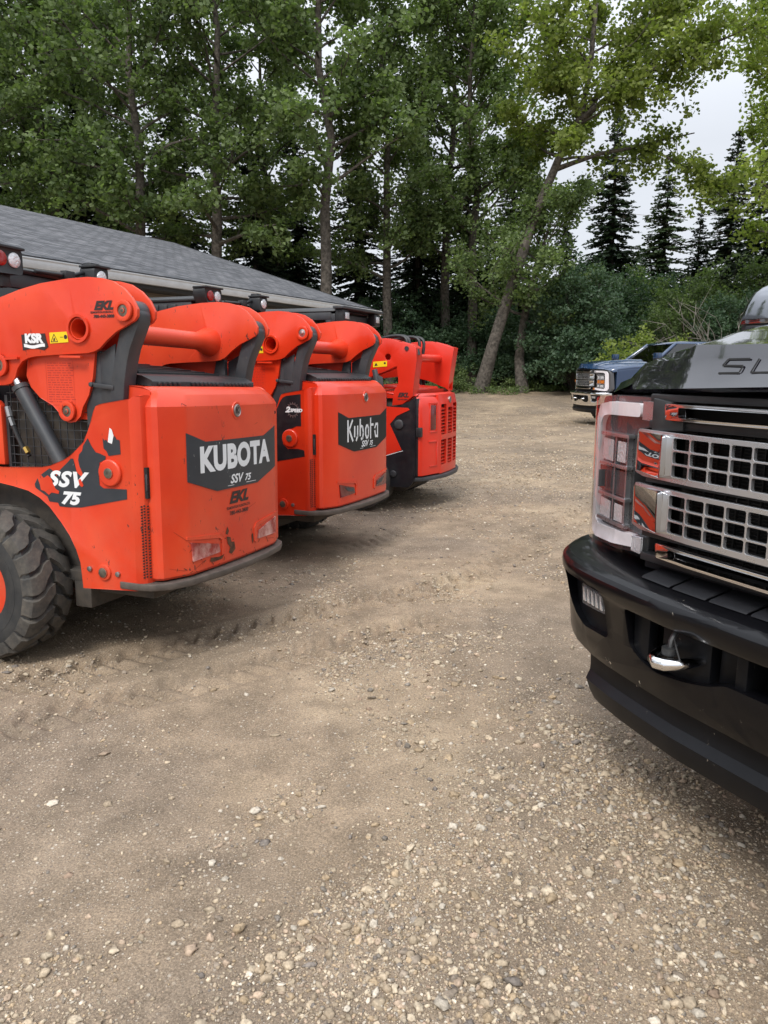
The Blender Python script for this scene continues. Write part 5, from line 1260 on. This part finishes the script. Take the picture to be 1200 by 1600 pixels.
plabels = [(62, 36, 0, 1.0, 'poplar at the far left of the frame, above the roof'), (112, 35, 1, 1.02, 'poplar second from the left, thin trunk leaning beside a gap of sky'), (240, 30.5, 2, 1.12, 'thick forked poplar behind the left half of the roof'),
           (345, 31.5, 0, .98, 'poplar behind the roof ridge end with low hanging leaves'), (515, 31, 1, 1.08, 'straight poplar rising behind the far corner of the roof'), (612, 34, 2, 1.0, 'poplar with bare lower trunk behind the tracked loader cab'),
           (690, 36, 0, .90, 'poplar just right of the tracked loader'), (738, 35, 1, .98, 'upright poplar standing against the leaning tree'), (430, 37, 2, 1.0, 'poplar further back between two roof side trunks'), (176, 39, 1, 1.05, 'poplar far back seen through the gap over the roof')]
roots = {}
for i, (px, Yd, k, sc, lb) in enumerate(plabels):
    if k not in roots:
        q, c = protos[k]; roots[k] = make_poplar('poplar_tree', place(px, Yd), q, c, rng, 34, .092, 'leaf_poplar', lb, GP, .50); roots[k].scale = (sc,) * 3; roots[k].rotation_euler = (0, 0, i * 1.3)
    else: copy_thing(roots[k], place(px, Yd), i * 1.9 + .4, lb, sc)
# leaning poplar with its long limb to the right
base = at(750, 607, 31); bz = gz(base.x, 31)
def rel(px, py, Yd=31.3): v = at(px, py, Yd - .7); return Vector((v.x - base.x, v.y - 31, v.z - bz))
tr = [Vector((0, 0, 0)), rel(770, 540), rel(792, 470), rel(815, 400), rel(838, 330), rel(862, 275), rel(885, 220), rel(908, 180), rel(922, 110), rel(930, 20), rel(935, -80, 32.3), rel(938, -180, 32.6)]
q, c = poplar_geometry(rng, tr[-1].z, tr, .27, 9.0, 3.0, 26, 0)
def limb(q, pts, r, cent, rng, n=26, l=1.1, start=.45):
    q.path(pts, [max(.02, r * (1 - .8 * j / (len(pts) - 1))) for j in range(len(pts))], 7, caps=False)
    for k in range(n):
        u = rng.uniform(start, 1) * (len(pts) - 1); i = min(len(pts) - 2, int(u)); p = pts[i].lerp(pts[i + 1], u - i)
        p2 = p + Vector((rng.normal(0, .6), rng.normal(0, .7), rng.normal(.05, .55))) * l; q.path([p, p2], [.018, .006], 3, caps=False); cent.append(p2[:]); cent.append(p.lerp(p2, .5)[:])
limb(q, [rel(866, 266), rel(898, 254), rel(940, 240), rel(985, 232), rel(1030, 220), rel(1085, 208, 31)], .11, c, rng, 10, .7, .7)
limb(q, [rel(905, 190), rel(935, 165, 31), rel(975, 130, 30.5), rel(1040, 100, 30), rel(1110, 70, 30), rel(1180, 40, 29)], .13, c, rng, 60, 1.3, .3)
limb(q, [rel(910, 185), rel(890, 150, 31), rel(875, 100, 30.5), rel(865, 40, 30)], .10, c, rng, 30, 1.2, .2)
limb(q, [rel(1000, 231), rel(1030, 240, 31), rel(1060, 255, 31), rel(1095, 275, 30.5), rel(1130, 310, 30)], .06, c, rng, 16, .8, .5)
limb(q, [rel(920, 170), rel(980, 90, 32), rel(1040, 20, 32), rel(1090, -50, 32)], .10, c, rng, 50, 1.4, .3)
make_poplar('poplar_tree', (base.x, 31, bz), q, c, rng, 44, .09, 'leaf_bright', 'leaning poplar whose trunk slants right over the yard with one long bare limb', GP, .52)
# second smaller slanted tree with round crown
base = at(817, 607, 31); bz = gz(base.x, 31)
tr = [Vector((0, 0, 0)), rel(818, 560, 31), rel(824, 510, 31), rel(832, 465, 31), rel(845, 420, 31), rel(860, 370, 31), rel(875, 320, 31)]
tr = [Vector((v.x, v.y + 1, v.z)) if i else v for i, v in enumerate(tr)]
q, c = poplar_geometry(rng, tr[-1].z, tr, .24, 2.6, 2.5, 26, 0)
make_poplar('poplar_tree', (base.x, 31, bz), q, c, rng, 34, .075, 'leaf_bush' if False else 'leaf_poplar', 'short round crowned tree standing right of the leaning poplar', GP, .5)
# bright tree whose crown hangs in from the right
bv = place(1235, 29); q, c = poplar_geometry(rng, 17, wob(rng, 17, (-.5, 0)), .28, 5.6, 3.1, 40, 0)
brt = make_poplar('poplar_tree', bv, q, c, rng, 34, .085, 'leaf_bright', 'yellow green poplar whose crown reaches in at the right edge of the photo', GP, .5)
for i, (x, y, sc, lb) in enumerate(((28, 30, 1.0, 'poplar off to the right of the yard behind the pickups'), (34, 16, 1.0, 'poplar far to the right side of the yard'), (-26, 22, 1.0, 'poplar off to the left past the building'), (-30, 8, .95, 'poplar far to the left side of the yard'), (-24, -6, 1.05, 'poplar behind and left of the camera'), (-16, 30, 1, 'poplar left of the frame behind the building'))):
    copy_thing(roots[i % 3], (x, y, gz(x, y)), i * 1.1, lb, sc)

# spruces
def spruce(rng, H, Rb, z0=.6, dens=1.0):
    q = MB(); q.path([(0, 0, 0), (.05, 0, H * .5), (0, .03, H)], [H * .016, H * .010, .01], 7)
    C, A, S, T = [], [], [], []
    n = int(H * 6.0 * dens)
    for k in range(n):
        f = k / n; z = z0 + (H - z0 - .1) * f ** .93; L = Rb * (1 - f) ** .85 * rng.uniform(.7, 1.12) + .12
        for j in range(6 if f < .75 else 5):
            az = rng.uniform(0, 2 * math.pi); droop = -.38 + .55 * f + rng.uniform(-.15, .15)
            zz = z + rng.uniform(-.22, .22)
            d = np.array([math.cos(az), math.sin(az), droop + rng.uniform(-.1, .1)]); 
            m = max(3, int(L / .10)); tb = rng.uniform(0, 1)
            if j == 0 and k % 3 == 0: q.path([(0, 0, z), tuple(d * L * .9 + np.array([0, 0, z]))], [.02, .006], 3, caps=False)
            side = np.array([-d[1], d[0], 0])
            for i in range(m):
                u = (i + .6) / m; p = np.array([0, 0, zz]) + d * L * u + np.array([0, 0, -.18 * u * u * L + .1 * (u ** 3) * L])
                wl = (.12 + .30 * L * .33 * (1 - abs(u - .45))) 
                for s in (-1, 1):
                    e = side * s * .85 + d * .6 + np.array([0, 0, rng.uniform(-.5, .05)]); e /= np.linalg.norm(e)
                    C.append(p); A.append(e * wl * rng.uniform(.7, 1.3)); S.append(rng.uniform(.08, .14)); T.append(tb * .5 + rng.uniform(0, .5))
    C, A, S = np.array(C), np.array(A), np.array(S)[:, None]
    nrm = rng.normal(0, .35, C.shape) + np.array([0, 0, 1.]); B_ = np.cross(A, nrm); B_ /= np.linalg.norm(B_, axis=1, keepdims=True) + 1e-9
    V = np.stack([C - B_ * S * .5, C + A * .5 - B_ * S, C + A, C + A * .5 + B_ * S], 1).reshape(-1, 3)
    return q, V, np.arange(len(V)).reshape(-1, 4), np.repeat(np.array(T), 4)
sp = []
for (H, Rb, dn, mt) in ((15, 2.8, 1.1, 'needle'), (13, 2.5, 1.1, 'needle'), (12, 3.0, 1.1, 'needle_pale')): sp.append(spruce(rng, H, Rb, .5, dn) + (mt,))
slist = [(20, 38, 0, 1.05, 'spruce at the far left behind the roof'), (150, 37, 1, 1.1, 'dark spruce between the two left hand poplars'), (195, 41, 0, .95, 'spruce behind the thick forked poplar'), (288, 38, 0, .98, 'dark spruce left of the roof ridge end'), (405, 36, 1, .98, 'spruce low behind the middle of the roof slope'), (470, 39, 0, .9, 'spruce behind the straight poplar, left side'),
         (560, 37, 1, .98, 'dark spruce over the far corner of the roof'), (650, 38, 0, .88, 'spruce behind the tracked loader, right of its cab'), (725, 38, 1, .9, 'dark spruce behind the upright poplar'), (795, 38, 0, .78, 'dark spruce between the leaning and the short slanted tree'), (875, 36, 1, .62, 'low dark spruce behind the short round crowned tree'), (942, 41, 0, .93, 'tall pointed spruce standing clear against the sky'),
         (1022, 46, 2, 1.06, 'pale green spruce with its tip against the sky, right of the tall pointed one'), (1075, 38, 1, .66, 'dark low spruce left of the bare twigs'), (1120, 40, 0, .85, 'dark spruce above the black hood'), (1190, 36, 0, 1.02, 'tall dark spruce at the right edge of the frame'), (1290, 38, 1, 1.0, 'spruce just outside the right edge')]
sr = {}
for i, (px, Yd, k, sc, lb) in enumerate(slist):
    if k not in sr:
        q, V, F, t, mt = sp[k]; r_ = empty('spruce_tree', place(px, Yd), (0, 0, i)); tag(r_, lb, 'tree', GS); q.build('trunk', M['bark_dark'], r_, smooth=60); np_mesh('crown', V, F, M[mt], r_, attr=t); r_.scale = (sc,) * 3; sr[k] = r_
    else: copy_thing(sr[k], place(px, Yd), i * 1.7, lb, sc)
# shrubs
def shrub(rng, H, Wd, ns, per, leaf):
    q = MB(); cent = []
    for k in range(ns):
        az = rng.uniform(0, 2 * math.pi); rr = Wd * math.sqrt(rng.uniform(0, 1)); h = H * rng.uniform(.25, 1) * math.sqrt(max(.05, 1 - (rr / Wd) ** 2 * .8))
        tip = Vector((rr * math.cos(az), rr * math.sin(az), h)); m_ = Vector((tip.x * .35, tip.y * .35, h * .6)); q.path([(tip.x * .08, tip.y * .08, 0), m_, tip], [.025, .015, .006], 4, caps=False)
        cent.append(tip[:]); cent.append(((m_ + tip) / 2)[:])
        for _ in range(2): cent.append((tip + Vector(rng.normal(0, .25, 3)))[:])
    return q, cent
def put_shrub(px, Yd, H, Wd, ns, per, leaf, lm, lb, cl=.34):
    q, c = shrub(rng, H, Wd, ns, per, leaf); r_ = empty('shrub', place(px, Yd)); tag(r_, lb, 'shrub', GB); q.build('stem', M['bark_dark'], r_)
    V, F, t = leaves(c, rng, per, cl, leaf, .8); np_mesh('foliage', V, F, M[lm], r_, attr=t); return r_
s1 = put_shrub(905, 30.5, 5.2, 2.1, 170, 34, .062, 'leaf_bush', 'big dark round leaved shrub behind the blue pickup nose')
s2 = put_shrub(1010, 27, 2.5, 1.7, 100, 34, .055, 'leaf_bright', 'bright yellow green bush beside the blue pickup', .3)
s3 = put_shrub(1065, 33, 5.0, 2.0, 130, 30, .06, 'leaf_poplar', 'mid green tall bush behind the cab of the blue pickup')
s4 = put_shrub(700, 31, 1.2, .8, 30, 30, .045, 'leaf_poplar', 'small weedy bush at the foot of the trees by the tracked loader', .2)
s5 = put_shrub(860, 34, 4.2, 2.4, 150, 32, .062, 'leaf_bush', 'dark shrub under the short slanted tree')
for i, (px, Yd, sc, lb, src) in enumerate(((780, 36, 1.0, 'dark shrub behind the base of the leaning poplar', s5), (690, 37, 1.05, 'dark shrub filling behind the tracked loader', s5), (610, 36, 1.1, 'dark shrub behind the cab of the tracked loader', s5), (960, 35, 1.0, 'dark shrub between the big round leaved one and the spruces', s1), (1130, 31, .8, 'shrub above the black hood near the bare twigs', s1), (1200, 30, .9, 'shrub behind the mirror of the black pickup', s5), (520, 38, 1.1, 'shrub behind the far roof corner', s5), (1010, 38, 1.1, 'dark tall shrub below the pale spruce', s1), (740, 40, 1.3, 'deep shaded shrub far behind the poplar pair', s1), (830, 41, 1.4, 'deep shaded shrub far behind the slanted tree', s5), (925, 42, 1.4, 'deep shaded shrub under the tall pointed spruce', s1), (650, 42, 1.4, 'deep shaded shrub far behind the tracked loader', s5), (1095, 42, 1.4, 'deep shaded shrub far right behind the bushes', s5), (440, 42, 1.4, 'deep shaded shrub behind the roof middle', s1), (340, 42, 1.4, 'deep shaded shrub behind the roof ridge end', s5), (230, 43, 1.4, 'deep shaded shrub behind the forked poplar', s1), (110, 43, 1.4, 'deep shaded shrub behind the left poplars', s5), (20, 43, 1.4, 'deep shaded shrub at the far left', s1))):
    copy_thing(src, place(px, Yd), i * 1.3, lb, sc)
for i, (px, Yd, sc, lb) in enumerate(((1130, 35, 1.25, 'mid green leafy bush filling in above the black hood'), (985, 37, 1.2, 'mid green leafy bush between the pointed and the pale spruce'), (1210, 33, 1.2, 'mid green leafy bush behind the mirror of the black pickup'))):
    copy_thing(s3, place(px, Yd), i * 2.1 + .5, lb, sc)
for i, (x, y, src, sc, lb) in enumerate(((22.5, 35, sr[0], .95, 'dark spruce first beyond the right edge of the frame'), (27, 34, sr[1], 1.0, 'dark spruce second beyond the right edge of the frame'), (32, 31, sr[2], 1.0, 'pale spruce far beyond the right edge of the frame'), (37, 26, sr[0], .9, 'dark spruce at the far right of the yard'),
        (21, 31, s5, 1.2, 'dark shrub first beyond the right edge of the frame'), (25.5, 31, s1, 1.0, 'dark shrub second beyond the right edge of the frame'), (30, 29, s5, 1.2, 'dark shrub third beyond the right edge of the frame'), (35, 24, s1, 1.1, 'dark shrub at the far right of the yard'), (18.5, 33, s3, 1.1, 'leafy bush just beyond the right edge of the frame'))):
    copy_thing(src, (x, y, gz(x, y)), i * 1.7, lb, sc)
# bare twiggy bush
q = MB()
for k in range(16):
    az = rng.uniform(0, 6.28); p = Vector((0, 0, 0)); d = Vector((math.cos(az) * .5, math.sin(az) * .5, 1)).normalized(); pts = [p]
    for j in range(7): d = (d + Vector(rng.normal(0, .16, 3))).normalized(); pts.append(pts[-1] + d * .52)
    q.path(pts, [.020 * (1 - .8 * j / 7) for j in range(8)], 4, caps=False)
    for j in range(9):
        b = pts[int(rng.integers(2, 8))]; e = (d + Vector(rng.normal(0, .7, 3))).normalized(); q.path([b, b + e * rng.uniform(.5, 1.2)], [.012, .004], 3, caps=False)
tw = q.build('bare_shrub', M['twig_grey']); tw.location = place(1118, 28); tag(tw, 'leafless grey twiggy bush rising over the black hood', 'shrub', GB)
# undergrowth strip at the edge of the trees
n = 900; xs_ = rng.uniform(-2, 17, n); ys_ = 30.5 + 3.0 * rng.uniform(0, 1, n) + .8 * np.sin(xs_)
cc = np.stack([xs_, ys_, ground_h(xs_, ys_) + rng.uniform(0, .22, n) * (1 + 1.2 * (fbm(xs_ * .9, ys_ * .9, 2, 3) > .55))], -1)
V, F, t = leaves(cc, rng, 22, .20, .04, .7)
ug = np_mesh('undergrowth', V, F, M['leaf_poplar'], attr=t); tag(ug, 'low weeds and grass along the foot of the trees', 'undergrowth', kind='stuff')
# overhead wire glimpsed between the spruces
q = MB(); a, b = at(900, 318, 60), at(1300, 290, 60); q.path([a + (b - a) * (i / 12) + Vector((0, 0, -1.6 * math.sin(math.pi * i / 12))) for i in range(13)], .02, 5)
wr = q.build('overhead_wire', M['steel']); tag(wr, 'thin overhead wire crossing the sky between the spruces', 'wire')
